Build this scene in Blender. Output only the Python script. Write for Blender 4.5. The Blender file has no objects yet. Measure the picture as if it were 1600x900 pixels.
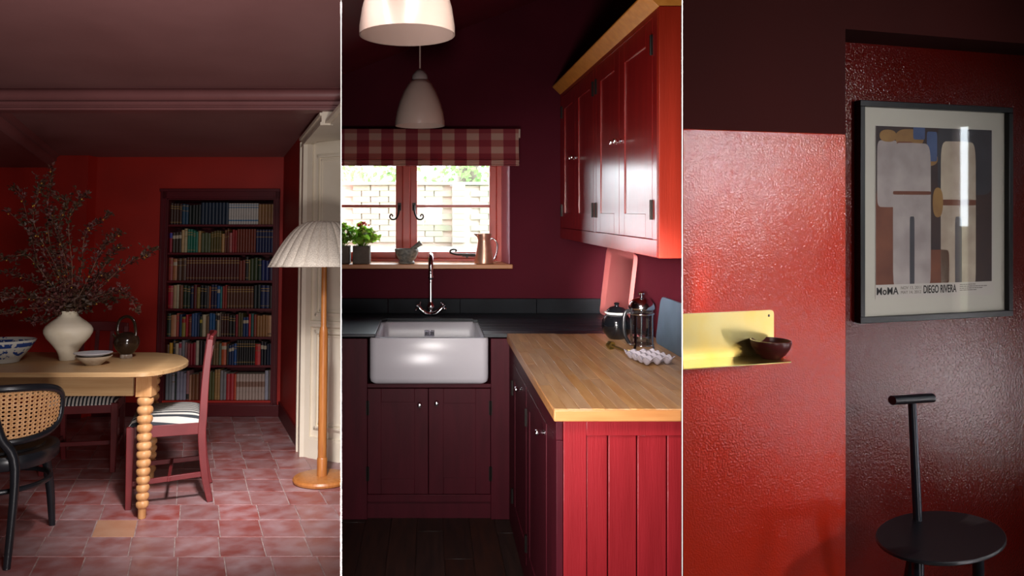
import bpy, bmesh, math, random
from mathutils import Matrix, Vector, Euler
random.seed(7)
PI = math.pi
SC = bpy.context.scene
C = SC.collection

# ------------------------------------------------------------------ camera
cam_d = bpy.data.cameras.new('camera')
cam = bpy.data.objects.new('camera', cam_d); C.objects.link(cam)
cam.location = (0, 0, 1.5); cam.rotation_euler = (PI/2, 0, 0)
cam_d.sensor_fit = 'HORIZONTAL'; cam_d.sensor_width = 36
cam_d.lens = 36*1150/1600
cam_d.shift_x = (800-672)/1600; cam_d.shift_y = -(450-330)/1600
cam_d.clip_start = .05; cam_d.clip_end = 200
SC.camera = cam

# ------------------------------------------------------------------ world and light
w = bpy.data.worlds.new('world'); SC.world = w; w.use_nodes = True
bg = w.node_tree.nodes['Background']
bg.inputs[0].default_value = (.86, .94, 1, 1); bg.inputs[1].default_value = 12
SC.view_settings.view_transform = 'Standard'; SC.view_settings.look = 'None'
SC.view_settings.exposure = 0; SC.view_settings.gamma = 1

TILT = math.atan(92/1150)      # dining room tilted as a whole so its horizon sits lower in the camera view
ROOM = {'kitchen': Matrix.Identity(4), 'hall': Matrix.Identity(4), 'shell': Matrix.Identity(4),
        'dining': Matrix.Translation((0, 0, 1.5)) @ Matrix.Rotation(-TILT, 4, 'X') @ Matrix.Translation((0, 0, -1.3))}

def area(name, room, loc, aim, sx, sy, power, col=(1, 1, 1), spread=None):
    l = bpy.data.lights.new(name, 'AREA'); l.shape = 'RECTANGLE'; l.size = sx; l.size_y = sy
    l.energy = power; l.color = col
    if spread: l.spread = spread
    o = bpy.data.objects.new(name, l); C.objects.link(o)
    d = Vector(aim)-Vector(loc)
    o.matrix_world = ROOM[room] @ Matrix.Translation(loc) @ d.to_track_quat('-Z', 'Y').to_matrix().to_4x4()
    return o
# daylight from the dining room's windows, high on the right behind the camera
area('dining_window_light', 'dining', (-.42, 1.55, 2.12), (-1.5, 4.6, .2), .5, .7, 21, (1, .95, .95))
area('dining_side_light', 'dining', (-.60, 2.35, 2.25), (-1.1, 4.6, .0), .2, .3, 12, (1, .96, .97), .85)
area('dining_low_fill', 'dining', (-.25, 1.25, .55), (-.9, 4.3, 2.4), .5, .4, 46, (1, .93, .92))  # unseen lamp added low down to lift the ceiling like bounced light
# kitchen: unseen lamps added as fill, one overhead and two beside the camera
area('kitchen_top_fill', 'kitchen', (.15, 1.2, 2.2), (.62, 2.5, .7), .4, .4, 7.5, (1, .95, .9), 1.5)
area('kitchen_front_fill', 'kitchen', (.035, .32, 1.5), (.62, 3.3, 1.15), .22, .3, 2.6, (1, .94, .9), .6)
area('kitchen_nook_fill', 'kitchen', (.0, .34, 1.46), (1.03, 3.6, 1.12), .16, .16, 2.8, (1, .93, .9), .19)
area('hall_back_fill', 'hall', (1.75, -1.8, 1.0), (1.6, 2.5, .55), .9, .9, 2.0, (1, .86, .8), .85)  # unseen lamp added for soft even light on the hall walls
area('hall_window_light', 'hall', (3.56, .22, 2.0), (1.0, 2.2, 1.5), .4, .22, 9, (1, .97, .98), 1.1)
area('hall_low_highlight_lamp', 'hall', (3.56, 1.02, .42), (1.2, 2.4, .8), .09, .7, 1.7, (1, .9, .95), 1.2)  # lamp added for the lower highlight column; the wall has no opening here
area('hall_slim_window_light', 'hall', (3.56, 2.15, .55), (2.1, 2.8, .9), .04, .6, 1.0, (1, .94, .96), 1.2)
# the hall is also lit by the sky through the real windows in its right hand wall

# ------------------------------------------------------------------ materials
def lin(h):
    h = h.lstrip('#'); v = [int(h[i:i+2], 16)/255 for i in (0, 2, 4)]
    return tuple(c/12.92 if c <= .04045 else ((c+.055)/1.055)**2.4 for c in v)+(1,)

def mat(name, col, rough=.5, metal=0, col2=None, vs=4, stretch=(1, 1, 1), bump=0, bs=60, bdist=.01, coat=0, rnd=0, trans=0,
        ior=1.45, spec=.5, emit=0, detail=4, sheen=0, contrast=(.35, .65), bstretch=None, subs=0, coatr=.1, vrough=None):
    m = bpy.data.materials.new(name); m.use_nodes = True
    nt = m.node_tree; N = nt.nodes; L = nt.links; b = N['Principled BSDF']
    c1 = lin(col) if isinstance(col, str) else tuple(col)+(1,)
    b.inputs['Base Color'].default_value = c1
    b.inputs['Roughness'].default_value = rough; b.inputs['Metallic'].default_value = metal
    b.inputs['IOR'].default_value = ior; b.inputs['Specular IOR Level'].default_value = spec
    b.inputs['Coat Weight'].default_value = coat; b.inputs['Coat Roughness'].default_value = coatr
    b.inputs['Transmission Weight'].default_value = trans; b.inputs['Sheen Weight'].default_value = sheen
    if subs: b.inputs['Subsurface Weight'].default_value = subs
    tc = N.new('ShaderNodeTexCoord')
    if col2:
        mp = N.new('ShaderNodeMapping'); mp.inputs['Scale'].default_value = stretch
        nz = N.new('ShaderNodeTexNoise'); nz.inputs['Scale'].default_value = vs; nz.inputs['Detail'].default_value = detail
        L.new(tc.outputs['Object'], mp.inputs[0]); L.new(mp.outputs[0], nz.inputs['Vector'])
        cr = N.new('ShaderNodeValToRGB'); cr.color_ramp.elements[0].position = contrast[0]; cr.color_ramp.elements[1].position = contrast[1]
        cr.color_ramp.elements[0].color = c1
        cr.color_ramp.elements[1].color = lin(col2) if isinstance(col2, str) else tuple(col2)+(1,)
        L.new(nz.outputs['Fac'], cr.inputs[0]); out = cr.outputs[0]
        if rnd:
            oi = N.new('ShaderNodeObjectInfo'); va = N.new('ShaderNodeVectorMath'); va.operation = 'ADD'
            sc = N.new('ShaderNodeVectorMath'); sc.operation = 'SCALE'; sc.inputs['Scale'].default_value = 40
            L.new(oi.outputs['Random'], sc.inputs[0]); L.new(mp.outputs[0], va.inputs[0]); L.new(sc.outputs[0], va.inputs[1]); L.new(va.outputs[0], nz.inputs['Vector'])
            mr = N.new('ShaderNodeMapRange'); mr.inputs['To Min'].default_value = 1-rnd; mr.inputs['To Max'].default_value = 1+rnd
            hv = N.new('ShaderNodeHueSaturation'); L.new(oi.outputs['Random'], mr.inputs[0]); L.new(mr.outputs[0], hv.inputs['Value'])
            ms = N.new('ShaderNodeMapRange'); ms.inputs['To Min'].default_value = 1.1; ms.inputs['To Max'].default_value = 1-rnd*1.2
            m2 = N.new('ShaderNodeMath'); m2.operation = 'MULTIPLY'; m2.inputs[1].default_value = 7.31
            m3 = N.new('ShaderNodeMath'); m3.operation = 'FRACT'; L.new(oi.outputs['Random'], m2.inputs[0]); L.new(m2.outputs[0], m3.inputs[0])
            L.new(m3.outputs[0], ms.inputs[0]); L.new(ms.outputs[0], hv.inputs['Saturation'])
            L.new(out, hv.inputs['Color']); out = hv.outputs[0]
        L.new(out, b.inputs['Base Color'])
        if vrough:
            rr = N.new('ShaderNodeMapRange'); rr.inputs['To Min'].default_value = vrough[0]; rr.inputs['To Max'].default_value = vrough[1]
            L.new(nz.outputs['Fac'], rr.inputs[0]); L.new(rr.outputs[0], b.inputs['Roughness'])
    if bump:
        mp2 = N.new('ShaderNodeMapping'); mp2.inputs['Scale'].default_value = bstretch or stretch
        n2 = N.new('ShaderNodeTexNoise'); n2.inputs['Scale'].default_value = bs; n2.inputs['Detail'].default_value = 3
        L.new(tc.outputs['Object'], mp2.inputs[0]); L.new(mp2.outputs[0], n2.inputs['Vector'])
        bp = N.new('ShaderNodeBump'); bp.inputs['Strength'].default_value = bump; bp.inputs['Distance'].default_value = bdist
        L.new(n2.outputs['Fac'], bp.inputs['Height']); L.new(bp.outputs[0], b.inputs['Normal'])
        if coat: L.new(bp.outputs[0], b.inputs['Coat Normal'])
    return m

def stripes(name, a, b_, axis='X', period=.02, duty=.5, rough=.8, second=None, third=None):
    """two-tone stripes along an object axis; second=(axis, period) makes a woven check of four tones"""
    m = bpy.data.materials.new(name); m.use_nodes = True
    nt = m.node_tree; N = nt.nodes; L = nt.links; p = N['Principled BSDF']; p.inputs['Roughness'].default_value = rough
    tc = N.new('ShaderNodeTexCoord'); sp = N.new('ShaderNodeSeparateXYZ'); L.new(tc.outputs['Object'], sp.inputs[0])
    def band(ax, per, dt):
        d = N.new('ShaderNodeMath'); d.operation = 'DIVIDE'; d.inputs[1].default_value = per
        f = N.new('ShaderNodeMath'); f.operation = 'FRACT'; g = N.new('ShaderNodeMath'); g.operation = 'GREATER_THAN'; g.inputs[1].default_value = dt
        a2 = N.new('ShaderNodeMath'); a2.operation = 'ADD'; a2.inputs[1].default_value = 50
        L.new(sp.outputs[ax], d.inputs[0]); L.new(d.outputs[0], a2.inputs[0]); L.new(a2.outputs[0], f.inputs[0]); L.new(f.outputs[0], g.inputs[0]); return g.outputs[0]
    f1 = band(axis, period, duty)
    mx = N.new('ShaderNodeMix'); mx.data_type = 'RGBA'; mx.inputs['A'].default_value = lin(a); mx.inputs['B'].default_value = lin(b_)
    L.new(f1, mx.inputs['Factor']); out = mx.outputs['Result']
    if second:
        f2 = band(second[0], second[1], .5)
        my = N.new('ShaderNodeMix'); my.data_type = 'RGBA'; my.inputs['A'].default_value = lin(third[0]); my.inputs['B'].default_value = lin(third[1])
        L.new(f1, my.inputs['Factor'])
        mz = N.new('ShaderNodeMix'); mz.data_type = 'RGBA'; L.new(f2, mz.inputs['Factor']); L.new(out, mz.inputs['A']); L.new(my.outputs['Result'], mz.inputs['B'])
        out = mz.outputs['Result']
    L.new(out, p.inputs['Base Color'])
    return m

def thin_glass(name, tint=(1, 1, 1), amount=.5, rough=0.02):
    m = bpy.data.materials.new(name); m.use_nodes = True
    nt = m.node_tree; N = nt.nodes; L = nt.links; N.remove(N['Principled BSDF'])
    t = N.new('ShaderNodeBsdfTransparent'); t.inputs[0].default_value = tint+(1,)
    g = N.new('ShaderNodeBsdfGlossy'); g.inputs['Roughness'].default_value = rough
    f = N.new('ShaderNodeLayerWeight'); f.inputs[0].default_value = .5      # Schlick: .04 + .96 facing^5
    q = N.new('ShaderNodeMath'); q.operation = 'POWER'; q.inputs[1].default_value = 5; L.new(f.outputs['Facing'], q.inputs[0])
    k = N.new('ShaderNodeMath'); k.operation = 'MULTIPLY_ADD'; k.inputs[1].default_value = .96*amount; k.inputs[2].default_value = .04*amount; L.new(q.outputs[0], k.inputs[0])
    x = N.new('ShaderNodeMixShader'); L.new(k.outputs[0], x.inputs[0]); L.new(t.outputs[0], x.inputs[1]); L.new(g.outputs[0], x.inputs[2])
    L.new(x.outputs[0], N['Material Output'].inputs[0]); return m

def translucent(m, f, col=None):
    """cloth and leaves let some light through"""
    nt = m.node_tree; N = nt.nodes; L = nt.links; p = N['Principled BSDF']; t = N.new('ShaderNodeBsdfTranslucent')
    if p.inputs['Base Color'].is_linked: L.new(p.inputs['Base Color'].links[0].from_socket, t.inputs[0])
    else: t.inputs[0].default_value = p.inputs['Base Color'].default_value
    x = N.new('ShaderNodeMixShader'); x.inputs[0].default_value = f; L.new(p.outputs[0], x.inputs[1]); L.new(t.outputs[0], x.inputs[2]); L.new(x.outputs[0], N['Material Output'].inputs[0]); return m
M = {}
M['d_wall'] = mat('red_wall_paint', 'ac2012', .55, col2='9c1c10', vs=2, bump=.15, bs=30, bdist=.004)
M['d_ceil'] = mat('plum_ceiling_paint', '8c6260', .5, col2='825957', vs=1.5, bump=.25, bs=3, bdist=.02)
M['d_trim'] = mat('plum_trim_paint', '80504f', .42, col2='764948', vs=3)
M['d_case'] = mat('oxblood_joinery_paint', '5c141c', .42, col2='521018', vs=3)
M['d_base'] = mat('oxblood_skirting_paint', '4e1015', .4)
M['cream'] = mat('cream_joinery_paint', 'e4dac6', .4, col2='ddd1bb', vs=4)
M['tile'] = mat('terracotta_tile', '8c4e49', .42, col2='a08082', vs=9, rnd=.14, detail=7, bump=.25, bs=22, bdist=.004, contrast=(.36, .74), vrough=(.28, .5))
M['tile_pale'] = mat('pale_terracotta_tile', 'b07c60', .45, col2='b88c72', vs=6, bump=.2, bs=22, bdist=.004)
M['grout'] = mat('tile_grout', '8c706c', .9, col2='a89490', vs=20)
M['oak'] = mat('pale_oak', 'a88258', .42, col2='bc9a6e', vs=5, stretch=(.6, 9, 9), bump=.08, bs=60, contrast=(.3, .7))
M['oak_leg'] = mat('turned_oak', 'cc9a68', .42, col2='b98452', vs=12, stretch=(4, 4, .8), bump=.05, bs=60)
M['red_chair'] = mat('red_chair_paint', '6c2426', .4, col2='621f21', vs=8)
M['ticking'] = stripes('ticking_stripe', '22262c', 'd9d5cc', 'X', .023, .48)
M['ticking_wide'] = stripes('wide_ticking_stripe', '22262c', 'b8b4ac', 'X', .027, .47)
M['black_wood'] = mat('black_bentwood', '15171b', .3, col2='1c1e23', vs=10)
M['black_leather'] = mat('black_seat', '121214', .38, bump=.1, bs=80)
M['cane'] = mat('woven_cane', 'c89a6c', .55, col2='b58554', vs=40)
M['linen'] = mat('pleated_linen', 'e6dccc', .85, col2='ccc0b0', vs=140, bump=.3, bs=200, bdist=.002, detail=2, contrast=(.4, .62))
M['lamp_wood'] = mat('honey_beech', 'b4743c', .35, col2='a26230', vs=8, stretch=(8, 8, 1), bump=.05)
M['vase'] = mat('matt_cream_ceramic', 'dcd2bc', .55, col2='d4c8ae', vs=9, bump=.1, bs=30)
M['jug'] = mat('brown_glazed_stoneware', '1a110c', .14, col2='2e1f14', vs=7, bump=.12, bs=18)
M['jug_foot'] = mat('pale_glaze', 'a89c90', .35, col2='6a5848', vs=20)
M['dish'] = mat('pale_grey_glaze', 'bdbcc0', .3, col2='aeadb2', vs=12)
M['dish2'] = mat('buff_stoneware', 'b8aa94', .5, col2='9c8c78', vs=16)
M['twig'] = mat('twig_bark', '5a3830', .8, col2='7a5a44', vs=20)
M['leaf_dark'] = mat('dark_barberry_leaf', '502522', .55, col2='3e2c1c', vs=9, contrast=(.4, .6), rnd=0)
M['berry'] = mat('amber_berry', '9c7a28', .4, col2='8a5420', vs=30)
M['page'] = mat('book_pages', '8c8070', .9)

# kitchen
M['k_wall'] = mat('plum_wall_paint', '4a101d', .75, col2='420d19', spec=.12, vs=2.5, bump=.15, bs=25, bdist=.004)
M['k_ceil'] = mat('plum_roof_paint', '5a1620', .5, col2='50141e', vs=3, spec=.3)
M['k_cab'] = mat('oxblood_cabinet_paint', '470f1b', .5, col2='3e0c17', spec=.22, vs=4, stretch=(6, 6, 1), bump=.06, bs=50, bstretch=(5, 5, .4))
M['k_red'] = mat('brick_red_cabinet_paint', '8c1f26', .36, col2='801a20', vs=4, stretch=(6, 6, .6), bump=.12, bs=50, bstretch=(5, 5, .3))
M['k_upper'] = mat('gloss_red_cabinet_paint', '8c1c18', .2, col2='821815', coat=.3, coatr=.28, vs=4, stretch=(6, 6, .6), bump=.05, bs=50, bstretch=(5, 5, .3))
M['k_upper_end'] = mat('vermilion_cabinet_paint', '9c2814', .4, col2='902310', vs=5, stretch=(6, 6, .6), bump=.08, bs=50, bstretch=(5, 5, .3))
M['k_frame'] = mat('coral_window_paint', 'c04a3c', .34, col2='b44236', vs=6)
M['k_reveal'] = mat('pink_reveal_paint', 'b47688', .5)
M['sillwood'] = mat('waxed_pine_sill', 'b87a48', .4, col2='a86c3c', vs=5, stretch=(1, 9, 9))
M['cornice'] = mat('oak_cornice', 'd08a3c', .4, col2='c07a30', vs=30, stretch=(1, 1, 1), bump=.05)
M['slate'] = mat('blue_black_slate', '14171c', .36, col2='20252d', vs=7, bump=.12, bs=30, bdist=.004)
M['slate_up'] = mat('matt_slate_upstand', '15171b', .6, col2='1c1f24', vs=7, spec=.15)
M['sink'] = mat('white_fireclay', 'c8c4ca', .22)
M['chrome'] = mat('chrome', 'd8d8dc', .1, 1)
M['steel_dark'] = mat('dark_plate', '2a2c30', .35, .6)
M['block'] = mat('worktop_stave', 'a87c54', .3, col2='bc946c', vs=6, stretch=(9, 1, 9), rnd=.1, bump=.05, bs=60, bstretch=(8, 1, 8))
M['block_edge'] = mat('worktop_edge', 'ae7442', .38, col2='bc8450', vs=6, stretch=(1, 9, 9))
M['floor_k'] = mat('dark_floorboard', '1e0f0a', .5, col2='2c150c', vs=5, stretch=(9, 1, 9), rnd=.2)
M['iron'] = mat('black_iron', '2c2624', .4, .7)
M['opal'] = mat('opal_glass', 'b49c90', .3, coat=.2, subs=.3)
M['opal'].node_tree.nodes['Principled BSDF'].inputs['Subsurface Radius'].default_value = (.05, .05, .05)
M['lampcap'] = mat('grey_lamp_cap', '8a7c78', .5)
M['check'] = stripes('red_check_cloth', '8c2c38', 'b06a60', 'X', .141, .5, .85, ('Z', .078), ('a04a50', 'c8a090'))
M['copper'] = mat('brushed_copper', 'dcae98', .34, .8, col2='cc9a80', vs=14)
M['stone'] = mat('grey_granite', '8c887c', .5, col2='5c5a54', vs=60, detail=6)
M['concrete'] = mat('cast_concrete', '6c6258', .9, col2='5e554c', vs=20, bump=.3, bs=60)
M['leaf_green'] = mat('geranium_leaf', '78b434', .45, col2='a8cc4c', vs=18, subs=.0)
M['leaf_yellow'] = mat('variegated_leaf', 'a8b04a', .5, col2='6c9030', vs=20)
M['petal'] = mat('scarlet_petal', 'c8201c', .5)
M['pink'] = mat('pink_enamel', 'c46a68', .3, col2='c87470', vs=5)
M['blackglaze'] = mat('black_glaze', '0c0d10', .1, coat=.5)
M['whiteglaze'] = mat('white_glaze', 'e0dcda', .25, coat=.2)
M['egg'] = mat('white_bisque', '9c949c', .4)
M['board_blue'] = mat('blue_grey_slate_board', '5a6a7a', .4, col2='485664', vs=6)
M['glassware'] = thin_glass('clear_glassware', (.93, .95, .96), 1.2)
M['pane'] = thin_glass('window_glass', (1, 1, 1), .1)
M['brass'] = mat('aged_brass', 'b4a674', .34, 1, col2='b89c4c', vs=5, bump=.03, bs=20)
M['blackplastic'] = mat('black_plastic', '101012', .35)
M['brick'] = mat('pale_garden_brick', 'b2a89a', .9, col2='98a088', vs=3, rnd=.1)
M['mortar'] = mat('pale_mortar', 'b8b0a2', .95)
M['gravel'] = mat('pale_gravel', '98948a', .95, col2='7c7c70', vs=40, bump=.5, bs=40)
M['hedge'] = mat('hedge_leaf', '688650', .7, col2='88a46a', vs=6)
M['trunk'] = mat('tree_bark', '5c544c', .9, col2='746a60', vs=8)

for k_, f_ in (('check', .45), ('leaf_green', .45), ('leaf_yellow', .5), ('petal', .3), ('hedge', .4)): translucent(M[k_], f_)
# hall
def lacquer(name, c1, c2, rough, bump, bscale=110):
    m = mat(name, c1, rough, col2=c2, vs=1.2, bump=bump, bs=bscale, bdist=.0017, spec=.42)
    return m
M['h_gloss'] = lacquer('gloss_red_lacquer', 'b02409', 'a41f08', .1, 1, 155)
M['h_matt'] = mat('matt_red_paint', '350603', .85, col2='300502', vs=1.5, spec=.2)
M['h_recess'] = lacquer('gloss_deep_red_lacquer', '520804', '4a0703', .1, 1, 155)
M['frame_black'] = mat('black_frame_wood', '0c0d10', .35)
M['mount'] = mat('off_white_mount', 'b9b6aa', .9)
M['paper'] = mat('poster_paper', 'b8b2aa', .8)
M['ink'] = mat('black_ink', '141416', .7)
M['ink_grey'] = mat('grey_ink', '6c6660', .7)
M['h_glass'] = thin_glass('picture_glass', (1, 1, 1), 1.0, .03)
M['bowl_wood'] = mat('dark_cherry_wood', '4c1d1c', .3, col2='3c1614', vs=12, stretch=(1, 1, 5))
M['stool'] = mat('blue_black_metal', '0e0f15', .36)
M['tube'] = mat('gunmetal_tube', '1c2029', .28, .4)
M['dark_hall'] = mat('dark_hall_paint', '2a0f0d', .7)
M['partition'] = mat('partition_paint', '3a1210', .9, spec=.1)
M['mossy'] = mat('mossy_stone', '8c8a70', .9, col2='9c967c', vs=3)
M['pale_hall'] = mat('pale_hall_plaster', '8c7468', .8)
M['white_edge'] = mat('white_plaster_edge', 'f0eeea', .8)
M['h_floor'] = mat('hall_floor', '6a4a34', .5)

# ------------------------------------------------------------------ mesh building
class MB:
    def __init__(s): s.v = []; s.f = []; s.m = []; s.T = Matrix.Identity(4); s.k = 0
    def _add(s, vs, fs):
        n = len(s.v); s.v += [tuple(s.T @ Vector(p)) for p in vs]
        s.f += [tuple(n+i for i in q) for q in fs]; s.m += [s.k]*len(fs); return s
    def box(s, x0, x1, y0, y1, z0, z1):
        v = [(x, y, z) for z in (z0, z1) for y in (y0, y1) for x in (x0, x1)]
        return s._add(v, [(0, 2, 3, 1), (4, 5, 7, 6), (0, 1, 5, 4), (2, 6, 7, 3), (0, 4, 6, 2), (1, 3, 7, 5)])
    def prism(s, poly, z0, z1, axis='z'):
        n = len(poly)
        def q(a, b, c): return {'z': (a, b, c), 'x': (c, a, b), 'y': (a, c, b)}[axis]
        v = [q(a, b, z0) for a, b in poly]+[q(a, b, z1) for a, b in poly]
        return s._add(v, [tuple(range(n))[::-1], tuple(range(n, 2*n))]+[(i, (i+1) % n, n+(i+1) % n, n+i) for i in range(n)])
    def loft(s, loops, cap0=True, cap1=True, closed=True):
        n = len(loops[0]); v = [p for l in loops for p in l]; f = []
        for j in range(len(loops)-1):
            for i in range(n if closed else n-1):
                a = j*n+i; b = j*n+(i+1) % n; f.append((a, b, b+n, a+n))
        if cap0: f.append(tuple(range(n))[::-1])
        if cap1: f.append(tuple(range((len(loops)-1)*n, len(loops)*n)))
        return s._add(v, f)
    def lathe(s, prof, c=(0, 0, 0), seg=32, caps=(True, True), sy=1):
        L = [[(c[0]+r*math.cos(2*PI*i/seg), c[1]+r*sy*math.sin(2*PI*i/seg), c[2]+z) for i in range(seg)] for r, z in prof]
        return s.loft(L, *caps)
    def tube(s, pts, r, seg=8, closed=False, flat=1):
        P = [Vector(p) for p in pts]; n = len(P); R = r if isinstance(r, (list, tuple)) else [r]*n
        loops = []; up = None
        for i in range(n):
            a = P[(i-1) % n] if (closed or i > 0) else P[i]; b = P[(i+1) % n] if (closed or i < n-1) else P[i]
            t = (b-a).normalized()
            if up is None: up = Vector((0, 0, 1)) if abs(t.z) < .9 else Vector((0, 1, 0))
            u = (up-t*up.dot(t)).normalized(); w_ = t.cross(u); up = u
            loops.append([tuple(P[i]+R[i]*(math.cos(2*PI*k/seg)*u+flat*math.sin(2*PI*k/seg)*w_)) for k in range(seg)])
        if closed: loops.append(loops[0]); return s.loft(loops, False, False)
        return s.loft(loops)
    def sweep(s, pts, half_a, half_b, A=(0, 0, 1)):
        """rectangular bar along pts; A is the direction of half_a"""
        P = [Vector(p) for p in pts]; n = len(P); L = []; A = Vector(A)
        for i in range(n):
            t = (P[min(i+1, n-1)]-P[max(i-1, 0)]).normalized(); a = (A-t*A.dot(t)).normalized(); b = t.cross(a)
            ha = half_a[i] if isinstance(half_a, (list, tuple)) else half_a; hb = half_b[i] if isinstance(half_b, (list, tuple)) else half_b
            L.append([tuple(P[i]+ha*x*a+hb*y*b) for x, y in ((-1, -1), (1, -1), (1, 1), (-1, 1))])
        return s.loft(L)
    def ball(s, c, r, seg=12, rings=8, sz=1):
        pr = [(r*math.sin(PI*i/rings), -r*sz*math.cos(PI*i/rings)) for i in range(1, rings)]
        return s.lathe([(r*.02, -r*sz)]+pr+[(r*.02, r*sz)], c, seg)
    def surf(s, fn, nu, nv, thick=None):
        v = [fn(i/nu, j/nv) for j in range(nv+1) for i in range(nu+1)]; f = []
        for j in range(nv):
            for i in range(nu):
                a = j*(nu+1)+i; f.append((a, a+1, a+nu+2, a+nu+1))
        return s._add(v, f)
    def mesh(s, name, mats, smooth=30):
        me = bpy.data.meshes.new(name); me.from_pydata(s.v, [], s.f)
        for m in (mats if isinstance(mats, (list, tuple)) else [mats]): me.materials.append(m)
        if any(s.m): me.polygons.foreach_set('material_index', s.m)
        bm = bmesh.new(); bm.from_mesh(me); bmesh.ops.recalc_face_normals(bm, faces=bm.faces); bm.to_mesh(me); bm.free()
        me.polygons.foreach_set('use_smooth', [True]*len(me.polygons)); me.set_sharp_from_angle(angle=math.radians(smooth))
        me.update(); return me

CUR = ['shell']; WHERE = {}
def place(o, loc=(0, 0, 0), rotz=0, tilt=None):
    m = ROOM[CUR[0]] @ Matrix.Translation(loc) @ Matrix.Rotation(rotz, 4, 'Z')
    if tilt is not None: m = m @ tilt
    o.matrix_world = m
def obj(name, mb, mats, parent=None, bevel=0, smooth=30, solid=0, label=None, loc=(0, 0, 0), rotz=0, tilt=None, kind=None, segs=2):
    me = mb if isinstance(mb, bpy.types.Mesh) else mb.mesh(name, mats, smooth)
    o = bpy.data.objects.new(name, me); C.objects.link(o); WHERE[o.name] = CUR[0]
    if parent: o.parent = parent
    else: place(o, loc, rotz, tilt)
    if bevel:
        b = o.modifiers.new('bevel', 'BEVEL'); b.width = bevel; b.segments = segs; b.limit_method = 'ANGLE'; b.harden_normals = False
    if solid:
        q = o.modifiers.new('solid', 'SOLIDIFY'); q.thickness = solid; q.offset = 0
    if label: o['label'] = label
    if kind: o['kind'] = kind
    return o
def tag(o, label, cat, group=None, kind=None):
    o['label'] = label; o['category'] = cat
    if group: o['group'] = group
    if kind: o['kind'] = kind
    return o
def thing(name, label, cat, loc=(0, 0, 0), rotz=0, group=None, kind=None, tilt=None):
    o = bpy.data.objects.new(name, None); o.empty_display_size = .05; C.objects.link(o); place(o, loc, rotz, tilt)
    WHERE[o.name] = CUR[0]
    return tag(o, label, cat, group, kind)
def struct(name, mb, m, label, cat, **k):
    return tag(obj(name, mb, m, **k), label, cat, kind='structure')
def rr(x0, x1, y0, y1, r, z, n=5):
    out = []
    for cx, cy, a in ((x1-r, y1-r, 0), (x0+r, y1-r, 90), (x0+r, y0+r, 180), (x1-r, y0+r, 270)):
        for i in range(n+1):
            t = math.radians(a+90*i/n); out.append((cx+r*math.cos(t), cy+r*math.sin(t), z))
    return out

# ================================================================== SHELL
CUR[0] = 'shell'
K1, K2 = -139/1150, 394/1150          # the two partitions run away from where the camera stands
def partition(k, y1, z0, z1, name, label, y0=1.5):
    t = .8/1150
    b = MB(); q = y0+.005
    poly = [((k-t)*q, q), ((k+t)*q, q), ((k+t)*y1, y1), ((k-t)*y1, y1)]
    b.prism(poly, z0, z1)
    o = struct(name, b, M['partition'], label, 'wall')
    e = MB(); e.prism([((k-t)*y0, y0), ((k+t)*y0, y0), ((k+t)*q, q), ((k-t)*q, q)], z0, z1)
    obj('edge_strip', e, M['white_edge'], o, label='narrow white front edge')
partition(K1, 6.9, -.6, 3.3, 'wall_partition', 'thin partition between the dining room and the kitchen')
partition(K2, 3.08, -.6, 3.3, 'wall_partition', 'thin partition between the kitchen and the hall')
b = MB(); b.box(-5.4, 3.9, -2.6, -2.5, -.7, 3.4); struct('wall_front', b, M['dark_hall'], 'dark wall behind the viewer', 'wall')
b = MB(); b.box(-5.4, 3.9, -2.6, 4.75, 3.3, 3.4); struct('ceiling', b, M['dark_hall'], 'high dark ceiling above the kitchen and hall', 'ceiling')
b = MB(); b.box(-5.4, 3.9, -2.6, 7.1, -.75, -.6); struct('floor', b, M['h_floor'], 'dark ground slab under all the rooms', 'floor')
b = MB(); b.box(-5.5, -5.4, -2.6, 7.2, -.7, 3.4); struct('wall_left', b, M['dark_hall'], 'dark outer wall far left of the dining room', 'wall')
b = MB(); b.box(-5.4, -.62, 4.75, 7.2, 3.3, 3.4); struct('ceiling', b, M['dark_hall'], 'dark roof slab above the bookcase end', 'ceiling')

# ================================================================== DINING ROOM
CUR[0] = 'dining'
SX = -.319                                  # right wall and tile courses skewed to meet their vanishing point in view
def wx(y): return -.947+SX*(y-5.458)        # x of the right wall at depth y
BY = 6.70
b = MB()
b.box(-5.3, -2.403, BY, BY+.35, -.05, 2.7); b.box(-1.42, -1.0, BY, BY+.35, -.05, 2.7)
b.box(-2.403, -1.42, BY, BY+.35, 1.953, 2.7); b.box(-2.403, -1.42, BY, BY+.35, -.05, .135); b.box(-2.403, -1.42, BY+.3, BY+.35, .135, 1.953)
b.prism([(-5.3, BY-.1), (-3.09, BY-.1), (-3.055, BY), (-5.3, BY)], -.05, 2.335)
struct('wall_back', b, M['d_wall'], 'deep red dining room wall around the built-in bookcase', 'wall')
b = MB(); b.box(-3.02, -2.49, BY-.02, BY, 0, .12); b.box(-2.49, -1.345, BY-.025, BY, 0, .10); b.box(-5, -3.07, BY-.12, BY-.1, 0, .12)
struct('baseboard_back', b, M['d_base'], 'dark oxblood skirting under the bookcase wall', 'baseboard', bevel=.004)
# right wall
b = MB(); b.prism([(wx(5.30), 5.30), (wx(BY), BY), (wx(BY)+.5, BY), (wx(5.3)+.25, 5.35)], -.05, 2.7)
b.prism([(wx(4.75), 4.75), (wx(5.30), 5.30), (wx(5.30)+.2, 5.3), (wx(4.75)+.14, 4.75)], 2.30, 2.7)
struct('wall_right', b, M['d_wall'], 'short dark red wall beside the cream doorway', 'wall')
b = MB(); b.prism([(wx(5.46)-.016, 5.46), (wx(BY)-.016, BY), (wx(BY), BY), (wx(5.46), 5.46)], 0, .13)
struct('baseboard_right', b, M['d_base'], 'dark oxblood skirting leading to the cream doorway', 'baseboard')
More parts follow.
